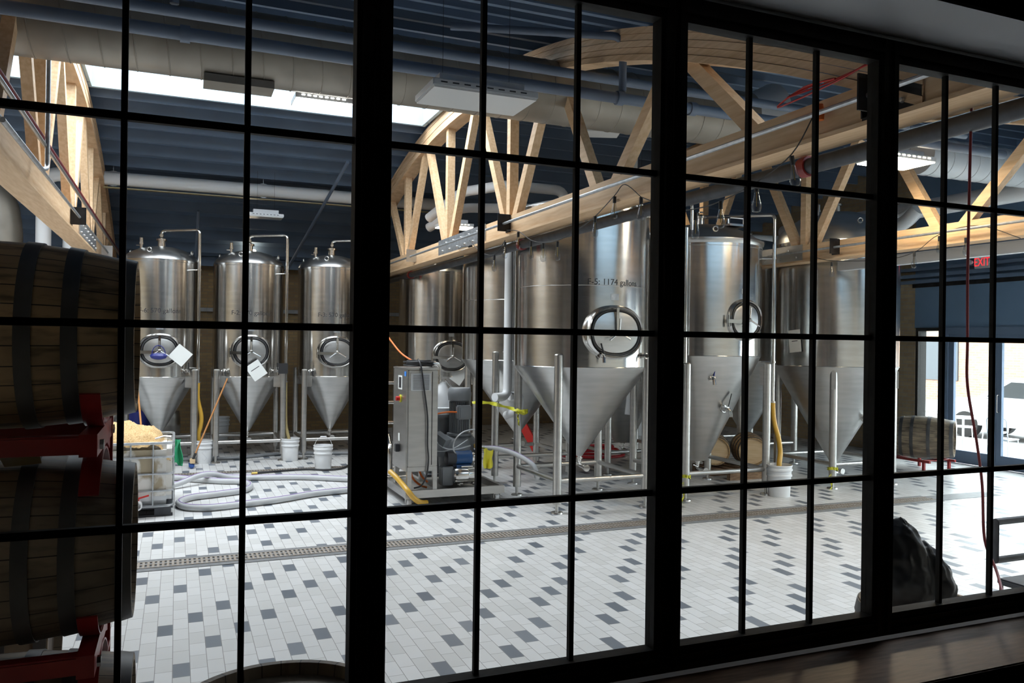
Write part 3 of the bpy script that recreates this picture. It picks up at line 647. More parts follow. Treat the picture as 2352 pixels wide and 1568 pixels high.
    if manway:
        a, b = mana; yb = -math.sqrt(Rr * Rr - manx ** 2)
        e = [(x, y, z) for x, y, z in ell_ring(manx, manz, a, b, yb - .055, 0)]
        # collar: sleeve from inside the shell out to the rim
        K = 48; ring = lambda aa, bb, yy: [(x, yy, z) for x, _, z in ell_ring(manx, manz, aa, bb, 0, 0, K)]
        c = MB(); rings = [ring(a + .035, b + .035, yb + .16), ring(a + .028, b + .028, yb - .005), ring(a + .010, b + .010, yb - .045), ring(a, b, yb - .06), ring(a - .012, b - .012, yb - .045), ring(a - .012, b - .012, yb + .12)]
        vsx = [p for q in rings for p in q]; fsx = []
        for i in range(len(rings) - 1):
            for k in range(K): fsx.append((i * K + k, i * K + (k + 1) % K, (i + 1) * K + (k + 1) % K, (i + 1) * K + k))
        c.add(vsx, fsx); mw = c.build('manway', 'tank_steel', t)
        dr = MB(); rr = [ring((a - .05) * s_, (b - .05) * s_, yb - .03 - dy) for s_, dy in ((1, 0), (.97, .012), (.7, .026), (.35, .036))]
        vsx = [p for q in rr for p in q] + [(manx, yb - .07, manz)]; fsx = []
        for i in range(3):
            for k in range(K): fsx.append((i * K + k, i * K + (k + 1) % K, (i + 1) * K + (k + 1) % K, (i + 1) * K + k))
        for k in range(K): fsx.append((3 * K + k, 3 * K + (k + 1) % K, 4 * K))
        dr.add(vsx, fsx); door = dr.build('manway_door', 'cone_steel', mw)
        MB().tube(ring(a - .035, b - .035, yb - .035), .015, 8, closed=True).build('gasket', 'rubber_black', mw)
        hd = MB().lathe([(0, 0), (.03, 0), (.03, .06), (.014, .09), (0, .09)], (manx, yb - .06, manz), 16, 'Y')
        for q in (90, 215, 330): hd.cyl((manx, yb - .12, manz), (manx + .17 * math.cos(R(q)), yb - .14, manz + .17 * math.sin(R(q))), .011, 8)
        hd.box(manx - .018, yb - .085, manz, manx + .018, yb - .07, manz + b - .01).build('door_handle', 'bright_steel', door)
        MB().beam((manx - a - .06, yb - .07, manz - .02), (manx - .03, yb - .085, manz - .03), .012, .05).cyl((manx - a - .05, yb - .06, manz - .1), (manx - a - .05, yb - .06, manz + .06), .018, 10).build('hinge', 'bright_steel', mw)
        pl = Rr + .004; q0 = manx / Rr
        MB().add([(pl * math.sin(q0 + u * .055 / Rr), -pl * math.cos(q0 + u * .055 / Rr), manz + b + .13 + v * .04) for u, v in ((-1, -1), (1, -1), (1, 1), (-1, 1))], [(0, 1, 2, 3)]).build('nameplate', 'galvanised', t)
    if text:
        rt = Rr + .0018
        text_mesh(text, tsize, 'lettering', 'ink', t, lambda x, y: Vector((rt * math.sin((x + manx * .8) / Rr), -rt * math.cos((x + manx * .8) / Rr), tz + y)))
    return t

G570 = 'three smaller cone-bottomed tanks by the back wall'
sm = dict(D=1.2, ztip=.47, zcone=1.46, zcyl=3.41, zdome=3.68, hl=.55, legtop=1.58, tz=2.56, tsize=.108, manz=1.90, mana=(.30, .26), rail=.35, vent=(.60, -.47, 1.36, 3.95))
t1 = tank('fermenter', 'stainless tank lettered F-6 behind the grain tote, leftmost of the three small ones', G570, -.26, 15.1, text='F-6: 570 gallons', **sm)
t2 = tank('fermenter', 'stainless tank lettered F-2, middle of the three small ones', G570, 1.18, 15.1, text='F-2: 570 gallons', **sm)
t3 = tank('fermenter', 'stainless tank lettered F-3, beside the thick window post at centre left', G570, 2.64, 15.1, text='F-3: 570 gallons', **sm)
t4 = tank('fermenter', 'plain stainless tank standing behind the control cabinet', 'tanks without visible lettering', 4.66, 15.1, 1.42, .5, 1.46, 3.42, 3.72, .62, 1.6, manz=1.84, mana=(.33, .28), manx=.1, seam=2.35)
G = 'large cone-bottomed tanks'
f5 = tank('fermenter', 'big stainless tank lettered F-5 with oval hatch, front centre', G, 5.01, 9.63, 1.79, .60, 1.81, 3.84, 3.99, .636, 1.96, hub=False, text='F-5: 1174 gallons', tz=2.87, tsize=.106, manz=2.25, mana=(.37, .31), manx=0, seam=2.83, rail=.40)
f4 = tank('fermenter', 'big stainless tank half hidden behind the F-5 tank', G, 5.03, 11.83, 1.79, .66, 1.84, 3.70, 3.94, .62, 1.96, hub=False, manway=False, seam=2.75, rail=.40)
r1 = tank('fermenter', 'big stainless tank with ridged lid, round hatch and flat-ended cone', G, 7.07, 9.85, 1.74, .43, 1.96, 3.50, 3.86, .68, 1.85, manz=2.46, mana=(.26, .26), manx=.12, flat=.13, rail=.36, vent=(.80, -.66, 1.30, 3.98))
MB().lathe([(.868, 3.50), (.895, 3.54), (.895, 3.58), (.86, 3.61), (.80, 3.60)], n=96).build('lid_ring', 'cone_steel', r1)
MB().tube(bent([(-.82, -.72, 1.0), (-.82, -.72, 4.05), (-.5, -.5, 4.05), (-.5, -.5, 3.7)], .06), .024, 12).tube([(-.70, -.66, 1.3), (-.70, -.66, 3.7)], .03, 12).build('riser_pipe', 'bright_steel', r1)
MB().box(.10, -.55, 3.80, .40, -.25, 3.83).tube(bent([(.12, -.5, 3.82), (.12, -.5, 3.92), (.38, -.5, 3.92), (.38, -.5, 3.82)], .03), .014, 8).build('lid_hatch', 'bright_steel', r1)
r2 = tank('fermenter', 'tallest rounded-dome stainless tank at right, with a paper sheet on it', G, 9.64, 9.83, 1.86, .30, 1.81, 3.70, 4.24, .60, 1.78, manway=False, flat=.06, rail=.36)
r3 = tank('fermenter', 'stainless tank whose cone shows between the two right-hand tanks', G, 9.70, 12.05, 1.80, .45, 1.85, 3.7, 4.05, .60, 1.8, manway=False, rail=.38)
r4 = tank('fermenter', 'stainless tank hidden behind the F-5 tank cone, flat-ended below', G, 7.10, 12.05, 1.74, .43, 1.96, 3.5, 3.86, .66, 1.85, manway=False, flat=.14, rail=.36)
for t in (t1, t2, t3): 
    valve(t, (.40, -.44, 1.56), .5, hang=-.3); valve(t, (-.40, -.44, 1.56), -.5, hang=2.6)
valve(f5, (-.20, -.87, 1.96), -.1, size=1.2, hang=-.6); valve(f5, (.52, -.72, 1.96), .5, size=1.1)
valve(r1, (-.26, -.60, 1.66), -.2, handle='blue_plastic', size=1.3, hang=.3); valve(r1, (.02, -.50, 1.22), .1, size=1.5, hang=.3)
valve(r2, (.10, -.42, 1.02), .3, size=1.4); valve(f4, (-.5, -.70, 1.98), -.5)
MB().tube([(.14, -.665, 1.80), (.14, -.62, 1.70), (.36, -.60, 1.70), (.36, -.645, 1.80)], .008, 6, closed=True).build('card_frame', 'leg_steel', r1)
# caps on F-5 dome pipes
for x, y in ((.35, -.55), (.6, -.4)):
    MB().lathe([(.05, 3.76), (.05, 3.83), (.06, 3.83), (.06, 3.86), (0, 3.86)], (x + .0, y - .32, 0), 16).cyl((x, y - .32, 3.78), (x, y, 3.80), .04, 12).build('side_port', 'bright_steel', f5)

# papers and small things hung on tanks
def sheet(label, c, w, h, turn, lean=0, cat='paper sheet', marks=0, rz=0):
    """thin stiff card facing -Y turned by `turn` about its face normal"""
    rt = Matrix.Rotation(rz, 3, 'Z') @ Matrix.Rotation(lean, 3, 'X') @ Matrix.Rotation(turn, 3, 'Y'); o = Vector(c)
    m = MB().add([o + rt @ Vector((x * w / 2, y, z * h / 2)) for y in (0, .004) for x, z in ((-1, -1), (1, -1), (1, 1), (-1, 1))], [(0, 1, 2, 3), (7, 6, 5, 4), (0, 4, 5, 1), (1, 5, 6, 2), (2, 6, 7, 3), (3, 7, 4, 0)])
    s = tag(m.build('paper_sheet', 'paper'), label, cat)
    if marks:
        k = MB()
        for i in range(marks):
            z0 = h * (.12 - i * .12); ww = w * (.25 if i % 2 else .32)
            k.add([o + rt @ Vector((x * ww, -.001, z0 + z * .006)) for x, z in ((-1, -1), (1, -1), (1, 1), (-1, 1))], [(0, 1, 2, 3)])
        k.build('printed_lines', 'ink', s)
    return s
sheet('white card hung corner-up by the hatch of the F-6 tank', (.06, 14.36, 1.83), .27, .27, R(40), .03)
sheet('white card hung corner-up below the hatch of the F-2 tank', (1.26, 14.36, 1.58), .25, .29, R(-35), .03, marks=1)
sheet('pale card hung behind the pump cart, on the plain tank', (4.92, 14.40, 1.50), .27, .34, R(35), .03)
sheet('printed sheet stuck on the shell of the tall rounded tank', (8.705, 9.69, 2.19), .22, .34, R(-6), 0, rz=R(-82), marks=2)
bk = tag(MB().box(1.63, 14.42, 1.52, 1.79, 14.435, 1.70).build('black_card', 'rubber_black'), 'small black card beside the right leg of the F-2 tank', 'card')
mt = tag(MB().lathe([(.05, .035), (.11, .02), (.135, -.01), (.11, -.05), (.05, -.07), (0, -.075)], (-.27, 14.30, 1.83), 24, sy=.6).tube([(-.27 + .10 * math.cos(a * .393), 14.30, 1.85 + .14 * math.sin(a * .393)) for a in range(9)], .006, 6).build('mixing_bowl', 'blue_plastic'), 'blue rounded scoop hanging on the hatch of the F-6 tank', 'scoop')

# ================================================================== BUCKETS, HOSES, BROOMS
def bucket(c, label, lift=True, s=1.0, mark=False, m='white_plastic'):
    o = empty('bucket', c, label, 'bucket', 'white plastic buckets on the tiles')
    b = MB().lathe([(0, .0), (.125, 0), (.130, .01), (.140, .25), (.153, .255), (.153, .275), (.143, .28), (.146, .32), (.158, .325), (.158, .345), (.148, .35), (.150, .375), (.158, .38), (.157, .392), (.148, .392), (.146, .33), (.122, .03), (0, .025)], n=40)
    b.v = [(x * s, y * s, z * s) for x, y, z in b.v]; b.build('pail', m, o)
    if lift: MB().tube(smooth_path([(-.158 * s, 0, .35 * s), (-.10 * s, -.0, .48 * s), (0, 0, .53 * s), (.10 * s, 0, .48 * s), (.158 * s, 0, .35 * s)]), .003, 6).cyl((-.05, 0, .527 * s), (.05, 0, .527 * s), .011, 8).build('handle', 'white_plastic', o)
    if mark: MB().tube(smooth_path([(.03, -.136, .20), (.0, -.139, .22), (-.035, -.136, .19), (.01, -.136, .14), (.035, -.133, .10), (0, -.133, .06), (-.035, -.133, .09)]), .003, 5).build('ring_mark', 'lamp_body', o)
    return o
bucket((.45, 14.62, 0), 'white bucket with a curved mark, behind the leaning blue broom', False, mark=True)
bucket((1.86, 14.50, 0), 'white bucket between the F-2 and F-3 tanks, taking the tan hose', False)
bucket((2.24, 13.38, 0), 'white bucket with raised handle, in front of the F-3 tank')
bucket((7.86, 9.02, 0), 'large white bucket by the right-hand tank, filled by a yellow hose', False, s=1.13)
def hose(pts, r, m, label, cat='hose', name='hose', stripe=None, n=12):
    P = smooth_path(pts, 7); o = tag(MB().tube(P, r, n).build(name, m), label, cat)
    if stripe: MB().tube([p + Vector((0, -.2 * r, r * .93)) for p in P], r * .16, 6).build('stripe', stripe, o)
    return o
hose([(.34, 14.63, 1.37), (.34, 14.63, 1.1), (.40, 14.62, .8), (.39, 14.62, .62), (.36, 14.62, .45), (.41, 14.62, .10)], .036, 'hose_yellow', 'yellow hose from the F-6 tank pipe into a bucket')
hose([(1.78, 14.63, 1.37), (1.78, 14.62, 1.0), (1.79, 14.6, .6), (1.84, 14.55, .35), (1.87, 14.5, .1)], .032, 'hose_tan', 'tan hose from the F-2 tank pipe into a bucket')
hose([(7.87, 9.19, 1.32), (7.88, 9.17, 1.05), (7.93, 9.13, .8), (7.94, 9.10, .6), (7.88, 9.05, .42), (7.86, 9.02, .12)], .036, 'hose_yellow', 'yellow hose running down into the large bucket at right')
hose([(-.30, 12.95, .045), (0, 12.93, .045), (.29, 12.65, .045), (.63, 12.40, .045), (.88, 12.27, .045), (.985, 11.92, .045), (.87, 11.56, .045), (.53, 11.38, .045), (.20, 11.24, .045), (.05, 10.95, .045), (.13, 10.63, .045), (.39, 10.49, .045), (.80, 10.59, .045), (1.24, 10.73, .045), (1.72, 11.0, .045), (2.25, 11.15, .045), (2.62, 11.4, .045)], .042, 'hose_grey', 'thick grey ribbed hose looping over the tiles with a violet stripe', stripe='hose_violet')
hose([(-.30, 12.15, .045), (0, 12.20, .06), (.30, 12.42, .13), (.50, 12.54, .13), (.80, 12.64, .05), (1.30, 12.52, .045), (1.80, 12.38, .045), (2.40, 12.0, .045), (2.9, 11.8, .045)], .040, 'hose_grey', 'straighter grey hose lying behind the looped one', stripe='hose_violet')
hose([(1.18, 13.15, .02), (1.52, 13.24, .02), (1.94, 13.30, .02), (2.22, 13.14, .02), (2.5, 13.2, .02), (2.75, 13.65, .02), (2.9, 14.1, .02)], .016, 'rubber_black', 'thin black hose with a brass end lying near the bucket in front of F-3')
tag(MB().cyl((1.10, 13.13, .02), (1.185, 13.15, .02), .02, 10).build('hose_coupling', 'brass'), 'brass coupling on the end of the thin black hose', 'coupling')
hose([(-.3, 14.95, .03), (.3, 14.9, .03), (.9, 14.85, .03), (1.3, 15.0, .03), (1.9, 15.2, .03), (2.6, 15.0, .03), (3.4, 14.8, .03)], .03, 'motor_grey', 'dark grey hose lying under the three smaller tanks')
for i in range(3):
    r_ = .58 - .07 * i
    tag(MB().tube([(7.25 + r_ * 1.05 * math.cos(a * .1309), 13.38 + r_ * .75 * math.sin(a * .1309 + i * .2), .036 + .060 * i + .006 * math.sin(a * .26 + i)) for a in range(48)], .026, 10, closed=True).build('hose_coil', 'red_hose'), 'red hose coil on the floor behind the front tank, %s loop' % ('widest', 'middle', 'smallest')[i], 'hose', 'loops of red hose behind the front tank')
def broom(top, bot, m, label, head):
    o = empty('broom', bot, label, 'broom'); a = Vector(top) - Vector(bot)
    MB().tube([a * (.05 if head else .005), a * .62, a], [.013, .014, .012], 10).build('handle', m, o)
    if head:
        MB().cyl(a * .0, a * .07, .02, 10).build('ferrule', 'rubber_black', o)
        MB().bbox(-.05, -.14, -.06, .03, .14, .0, .01).build('block', 'head_pale', o)
        MB().bbox(-.065, -.15, -.13, .02, .15, -.055, .02).build('bristles', head, o)
    return o
broom((.80, 14.45, 1.44), (.27, 14.14, .14), 'broom_wood', 'orange-brown push broom with blue bristles leaning on the F-2 tank', 'blue_brush')
broom((-.60, 14.30, 1.60), (-.33, 11.60, .02), 'broom_wood', 'orange wooden handle leaning over the grain tote in front of F-6', None).children
tag(MB().lathe([(.16, 0), (.17, .02), (.20, .72), (.21, .74), (.19, .75), (0, .74)], (-.62, 16.6, .0), 28).box(-.70, 16.39, .45, -.58, 16.40, .47).build('blue_drum', 'blue_plastic'), 'dark blue plastic drum behind the F-6 tank legs', 'drum')
def keg(x, y, label, s=1.0):
    o = empty('beer_keg', (x, y, 0), label, 'keg', 'steel kegs by the back wall')
    MB().lathe([(0, .05), (.18, .05), (.195, .0), (.20, .02), (.205, .10), (.20, .14), (.212, .17), (.212, .28), (.218, .30), (.212, .32), (.212, .44), (.20, .47), (.205, .50), (.19, .58), (.18, .60), (.175, .58), (.15, .53), (0, .53)], n=32).build('body', 'sheet_steel', o)
    MB().lathe([(.04, .53), (.04, .57), (0, .57)], n=14).build('spear_neck', 'bright_steel', o); return o
keg(-.12, 18.3, 'steel keg behind the cone of the F-6 tank'); keg(-1.15, 17.6, 'steel keg seen between barrels, left of the blue drum')
bucket((.85, 17.8, 0), 'greyish bucket in shade behind the F-2 tank', False, s=1.25, m='lamp_body')
# green cloth hanging behind the tote
g = MB(); N = 10
vs = [( -.02 + .10 * u + .02 * math.sin(v * 5 + u * 4), 11.60 + .03 * math.sin(u * 9 + v * 3), .76 - .30 * v - .05 * (u > .4) * v) for v in [i / N for i in range(N + 1)] for u in [j / 6 for j in range(7)]]
fs = [(r_ * 7 + c, r_ * 7 + c + 1, r_ * 7 + c + 8, r_ * 7 + c + 7) for r_ in range(N) for c in range(6)]
co = tag(g.add(vs, fs).build('cloth', 'green_cloth'), 'bright green cloth hanging at the back corner of the grain tote', 'cloth'); md = co.modifiers.new('s', 'SOLIDIFY'); md.thickness = .008

# ================================================================== GRAIN TOTE
def tote():
    o = empty('grain_tote', (-.60, 10.95, 0), 'dirty white tote in a steel cage, heaped with spent grain', 'bulk container')
    w, dpt, z0, z1 = .565, .565, .13, .845
    b = MB().bbox(-w, -dpt, z0, w, dpt, z1, .06); b.build('tank_body', 'tote_dirt', o)
    MB().bbox(-w - .002, -dpt - .002, z0 - .001, w + .002, dpt + .002, z0 + .17, .06).build('lower_body', 'lamp_body', o)
    q = w + .016
    def ringz(z, r): 
        c = .07; pts = []
        for sx, sy, a0 in ((1, -1, -90), (1, 1, 0), (-1, 1, 90), (-1, -1, 180)):
            for k in range(5): a = R(a0 + k * 22.5); pts.append((sx * (q - c) + c * math.cos(a), sy * (q - c) + c * math.sin(a), z))
        return pts
    for z, r in ((.865, .016), (.70, .012), (.505, .012), (.305, .012), (.125, .016)):
        MB().tube(ringz(z, r), r, 8, closed=True).build('cage_rail', 'galvanised', o)
    for side in range(4):
        for k in (-.36, -.12, .12, .36) if side % 2 == 0 else (-.3, 0, .3):
            x, y = [(k, -q), (q, k), (k, q), (-q, k)][side]
            MB().cyl((x, y, .12), (x, y, .865), .009, 8).build('cage_bar', 'galvanised', o)
    # pallet
    p = MB()
    for x in (-.47, 0, .47): p.box(x - .09, -.57, .02, x + .09, .57, .10)
    p.box(-.58, -.58, .095, .58, .58, .115)
    for y in (-.52, .0, .52): p.box(-.58, y - .05, 0, .58, y + .05, .02)
    p.build('pallet', 'black_pipe', o)
    v = MB().lathe([(.05, 0), (.05, .05), (.042, .05), (.042, .11), (.055, .11), (.055, .15), (.038, .15), (.038, .08), (0, .08)], (.20, -.565, .16), 20, 'Y').build('outlet_valve', 'fitting_white', o)
    MB().beam((.14, -.64, .22), (.32, -.66, .27), .03, .018).cyl((.20, -.63, .19), (.20, -.63, .235), .02, 10).build('valve_handle', 'red_paint', v)
    gm = MB(); n = 56; vs = []
    for i in range(n + 1):
        for j in range(n + 1):
            u, v = i / n * 2 - 1, j / n * 2 - 1; x, y = u * .55, v * .55; e = max(abs(u), abs(v))
            hgt = .86 + .20 * max(0, 1 - (u + .05) ** 2 * 1.0 - v * v * .9) ** .8 - (.04 if e > .97 else 0)
            hgt += .045 * noise.noise(Vector((x * 7, y * 7, 0))) + .024 * noise.noise(Vector((x * 22, y * 22, 3))) + .010 * noise.noise(Vector((x * 55, y * 55, 5)))
            vs.append((x, y, hgt - (.16 if (u > .78) else 0) * min(1, (u - .78) / .15 if u > .78 else 0)))
    fs = [(i * (n + 1) + j, (i + 1) * (n + 1) + j, (i + 1) * (n + 1) + j + 1, i * (n + 1) + j + 1) for i in range(n) for j in range(n)]
    gm.add(vs, fs); gr = gm.build('spent_grain', 'grain', o, sharp=3); gr['kind'] = 'stuff'
    return o
tote()
tag(MB().tube([(-.22, 10.55, .90), (-.12, 10.50, .93), (-.04, 10.46, .92)], [.012, .016, .03], 10).build('scoop', 'bright_steel'), 'small metal scoop lying on the right edge of the grain heap', 'scoop')

# ================================================================== BARRELS AND RACKS
def barrel_profile(L=.90, rh=.27, rb=.325, n=18):
    return [(rh + (rb - rh) * (1 - (2 * i / n - 1) ** 2) , -L / 2 + L * i / n) for i in range(n + 1)]
def barrel(loc, rot, label, group=None, wood='barrel_wood', head='head_wood', s=1.0, hoops=(-.42, -.27, -.115, .115, .27, .42), bung=None, upright=False):
    o = empty('oak_barrel', loc, label, 'barrel', group); o.rotation_euler = rot; L = .90
    rad = lambda z: .27 + .055 * (1 - (2 * z / L) ** 2)
    p = barrel_profile()
    B = MB().lathe([(.245 , -L / 2 + .035)] + [(.25, -L / 2)] + p + [(.25, L / 2), (.245, L / 2 - .035)], n=60); B.v = [(x * s, y * s, z * s) for x, y, z in B.v]; B.f = [f for f in B.f if len(f) == 4]; B.build('staves', wood, o)
    for e in (-1, 1):
        H = MB().lathe([(0, e * (L / 2 - .035)), (.252, e * (L / 2 - .035)), (.252, e * (L / 2 - .05)), (0, e * (L / 2 - .05))], n=48); H.v = [(x * s, y * s, z * s) for x, y, z in H.v]; H.build('head', head, o)
    for h in hoops:
        w = .024; H = MB().lathe([(rad(h - w) + .001, h - w), (rad(h - w) + .006, h - w), (rad(h + w) + .006, h + w), (rad(h + w) + .001, h + w)], n=60)
        H.f = [f for f in H.f if len(f) == 4]; H.v = [(x * s, y * s, z * s) for x, y, z in H.v]; H.build('hoop', 'hoop_steel', o)
    if bung:
        MB().lathe([(.026, 0), (.022, .02), (0, .02)], (0, 0, 0), 14).build('bung', 'head_pale', o).matrix_local = Matrix.Translation(Vector((.325, 0, 0))) @ Matrix.Rotation(R(90), 4, 'Y')
    return o
AX = (0, R(90), 0)      # barrel axis along X
GB = 'barrels stacked on red racks at the left'
zs = [EYE + .015, EYE - .70, EYE - 1.385]
for z, lab in zip(zs, ('brown oak barrel topmost in the near stack at left', 'dark oak barrel in the middle of the near stack at left', 'dark oak barrel at the bottom left, lowest of the near stack')):
    barrel((-.563, 3.15, z - .01), AX, lab, GB, 'barrel_wood' if z > 2 else 'barrel_wood_grey', s=.965, hoops=(-.425, -.30, -.13, .13, .26, .425))
for z, lab in zip(zs[1:], ('oak barrel showing just behind the middle barrel of the near stack', 'oak barrel showing behind the lowest barrel of the near stack')):
    barrel((-.95, 4.25, z), AX, lab, GB, 'barrel_wood_grey')
def rack(x0, x1, yc, zb, ztop, label):
    """steel rack: two end frames in the YZ plane joined by rails along X; cradle under the upper barrel and cap over the lower one"""
    o = empty('barrel_rack', ((x0 + x1) / 2, yc, zb), label, 'barrel rack', 'red steel barrel racks')
    ox, rr = (x0 + x1) / 2, .325
    for x in (x0, x1):
        lx = x - ox; f = MB(); H = ztop - zb                        # zb, ztop: axis heights of lower and upper barrel
        rad = .30
        def arc(zc, a0, a1, r, w=.03, th=.007):
            pts = []
            for k in range(15):
                a = R(a0 + (a1 - a0) * k / 14); pts.append((math.cos(a), math.sin(a)))
            vs = []; 
            for c, s_ in pts:
                for q, rad_ in ((-w, r), (w, r), (w, r + th), (-w, r + th)): vs.append((lx + q, c * rad_, zc + s_ * rad_))
            fs = [(0, 1, 2, 3), tuple(56 + k for k in (3, 2, 1, 0))]
            for i in range(14):
                for k in range(4): fs.append((4 * i + k, 4 * i + 4 + k, 4 * i + 4 + (k + 1) % 4, 4 * i + (k + 1) % 4))
            f.add(vs, fs)
        f2 = f
        arc(H, 218, 322, rr - .012); arc(0, 38, 142, rr - .012)
        f.box(lx - .02, -.02, rr - .01, lx + .02, .02, H - rr + .01)
        f.box(lx - .026, -.285, H / 2 - .036, lx + .026, .335, H / 2 + .036); f.beam((lx, .01, H / 2 + .06), (lx, .332, H / 2 - .03), .044, .11)
        for sy in (1,):
            f.box(lx - .03, sy * .345 - .012, -.02 + .10, lx + .03, sy * .345 + .012, H - .10)
            f.box(lx - .03, min(sy * .345, sy * .25), H - .215, lx + .03, max(sy * .345, sy * .25), H - .20)
            f.box(lx - .03, min(sy * .345, sy * .25), .20, lx + .03, max(sy * .345, sy * .25), .215)
        f.build('end_frame', 'rack_red', o)
    for y in (-.24, .24):
        MB().bbox(x0 - ox, y - .03, (ztop - zb) / 2 - .03, x1 - ox, y + .03, (ztop - zb) / 2 + .03, .006).build('rail', 'rack_red', o)
        MB().lathe([(0, 0), (.018, 0), (.018, .012), (0, .014)], (x1 - ox + .03, y, (ztop - zb) / 2), 6, 'X').build('bolt', 'bright_steel', o)
    return o
rack(-.93, -.255, 3.15, zs[1], zs[0], 'red steel rack holding the topmost near barrel')
rack(-.93, -.255, 3.15, zs[2], zs[1], 'red steel rack under the middle near barrel')
rack(-1.28, -.60, 4.25, zs[1], zs[0], 'red steel rack behind the near stack, upper level')
rack(-1.28, -.60, 4.25, zs[2], zs[1], 'red steel rack behind the near stack, lower level')
# base stands carrying the lowest barrels
for (x0, x1, y, lab) in ((-.93, -.255, 3.15, 'low red stand carrying the near barrel stack'), (-1.28, -.60, 4.25, 'low red stand carrying the barrel stack behind')):
    o = empty('barrel_stand', ((x0 + x1) / 2, y, 0), lab, 'barrel rack'); h = (x1 - x0) / 2
    for sx in (-1, 1):
        MB().box(sx * h - .03, -.34, .22, sx * h + .03, .34, .30).box(sx * h - .03, -.34, 0, sx * h + .03, -.28, .42).box(sx * h - .03, .28, 0, sx * h + .03, .34, .42).build('end_frame', 'rack_red', o)
    for yy in (-.30, .30): MB().box(-h, yy - .03, .1, h, yy + .03, .16).build('rail', 'rack_red', o)
# plastic scraps on the barrels
tag(MB().add([(-.55, 3.10, zs[1] + .328), (-.42, 3.08, zs[1] + .330), (-.40, 3.0, zs[1] + .29), (-.5, 2.98, zs[1] + .285), (-.36, 3.13, zs[1] + .335), (-.36, 3.16, zs[1] + .337)], [(0, 1, 2, 3), (1, 4, 5, 0)]).build('plastic_wrap', 'hose_tan'), 'scrap of plastic wrap with a yellow tab on the middle near barrel', 'plastic scrap')
# upright barrels by the window
def upright(x, y, label, s, ztop):
    sz = (ztop - .002) / .9; o = barrel((x, y, ztop - .45 * sz), (0, 0, 0), label, 'upright barrels below the window', 'barrel_wood_grey', 'head_oak'); o.scale = (s, s, sz)
    return o
noisy('head_oak', (.13, .105, .075), (.19, .155, .11), .6, 0, 5, (8, 1, 1))
upright(.31, 2.53, 'round top of an upright barrel just below the window at bottom left', 1.20, 1.0)
upright(3.09, 2.60, 'upright barrel carrying the black covered bundle at lower right', 1.0, .965)

# black covered bundle on the right upright barrel
bm_ = MB(); n, mr = 40, 26
for (lx, ly, rx0, ry0, hz, pw) in ((2.975, 2.62, .12, .15, .39, 2.0), (3.065, 2.57, .085, .14, .285, 2.3), (3.12, 2.62, .075, .13, .15, 2.4), (3.02, 2.60, .15, .17, .09, 3)):
    vs = []
    for i in range(mr + 1):
        v = i / mr
        for k in range(n):
            a = 2 * math.pi * k / n; pr = max(0, 1 - v ** pw) ** .7 + .06
            f = 1 + .22 * (abs(noise.noise(Vector((math.cos(a) * 2.2 + lx * 9, math.sin(a) * 2.2, v * 2.0)))) - .2) + .10 * noise.noise(Vector((math.cos(a) * 6, math.sin(a) * 6 + lx, v * 4)))
            vs.append((lx - .02 * v + rx0 * pr * f * math.cos(a), ly + ry0 * pr * f * math.sin(a), .967 + hz * v + .02 * noise.noise(Vector((math.cos(a) * 3, math.sin(a) * 3, v * 5 + lx)))))
    bm_.add(vs, [(i * n + k, i * n + (k + 1) % n, (i + 1) * n + (k + 1) % n, (i + 1) * n + k) for i in range(mr) for k in range(n)] + [tuple(reversed(range(n))), tuple(mr * n + k for k in range(n))])
bag = tag(bm_.build('covered_bundle', 'bag_black', sharp=3), 'lumpy black plastic-covered bundle standing on a barrel at lower right', 'bundle')
q = bag.modifiers.new('r', 'REMESH'); q.mode = 'VOXEL'; q.voxel_size = .008; q.use_smooth_shade = True
tx = bpy.data.textures.new('folds', 'CLOUDS'); tx.noise_scale = .10; tx.noise_depth = 2
q = bag.modifiers.new('d', 'DISPLACE'); q.texture = tx; q.strength = .04; q.mid_level = .5

# metal stool back at the right edge
o = empty('bar_stool', (4.72, 3.2, 0), 'dark metal stool with a square open back at the right edge', 'stool')
MB().tube(bent([(-.36, 0, 1.11), (.45, 0, 1.11), (.45, 0, .89), (-.36, 0, .89)], .03) , .021, 8, closed=True).build('back_frame', 'black_pipe', o)
MB().box(.22, -.012, .62, .32, .012, .9).build('back_post', 'black_pipe', o)
MB().bbox(.14, .0, .60, .52, .36, .64, .01).build('seat', 'black_pipe', o)
for sx, sy in ((.16, .02), (.50, .02), (.16, .34), (.50, .34)): MB().tube([(sx, sy, .60), (sx, sy, 0)], .012, 8).build('leg', 'black_pipe', o)

# far barrels on a pallet behind the big bucket
def pallet(x, y, w, d_, label, m='pallet_wood'):
    o = empty('pallet', (x, y, 0), label, 'pallet')
    for k in range(5): MB().box(-w / 2 + k * (w - .1) / 4, -d_ / 2, .11, -w / 2 + .1 + k * (w - .1) / 4, d_ / 2, .13).build('top_board', m, o)
    for yy in (-d_ / 2, -.04, d_ / 2 - .08): MB().box(-w / 2, yy, .0, w / 2, yy + .08, .108).build('bearer', m, o)
    return o
pallet(8.47, 10.78, .95, 1.0, 'worn wooden pallet under the two pale barrels')
AY = (R(90), 0, R(-28))
barrel((8.76, 10.80, .131 + .275), AY, 'pale oak barrel lying on a pallet, right one of the pair', 'pale barrels on the pallet', 'barrel_wood_pale', 'head_pale', .83)
barrel((8.20, 11.02, .131 + .275), AY, 'pale oak barrel lying on a pallet, left one half hidden by the tank leg', 'pale barrels on the pallet', 'barrel_wood_pale', 'head_pale', .83)
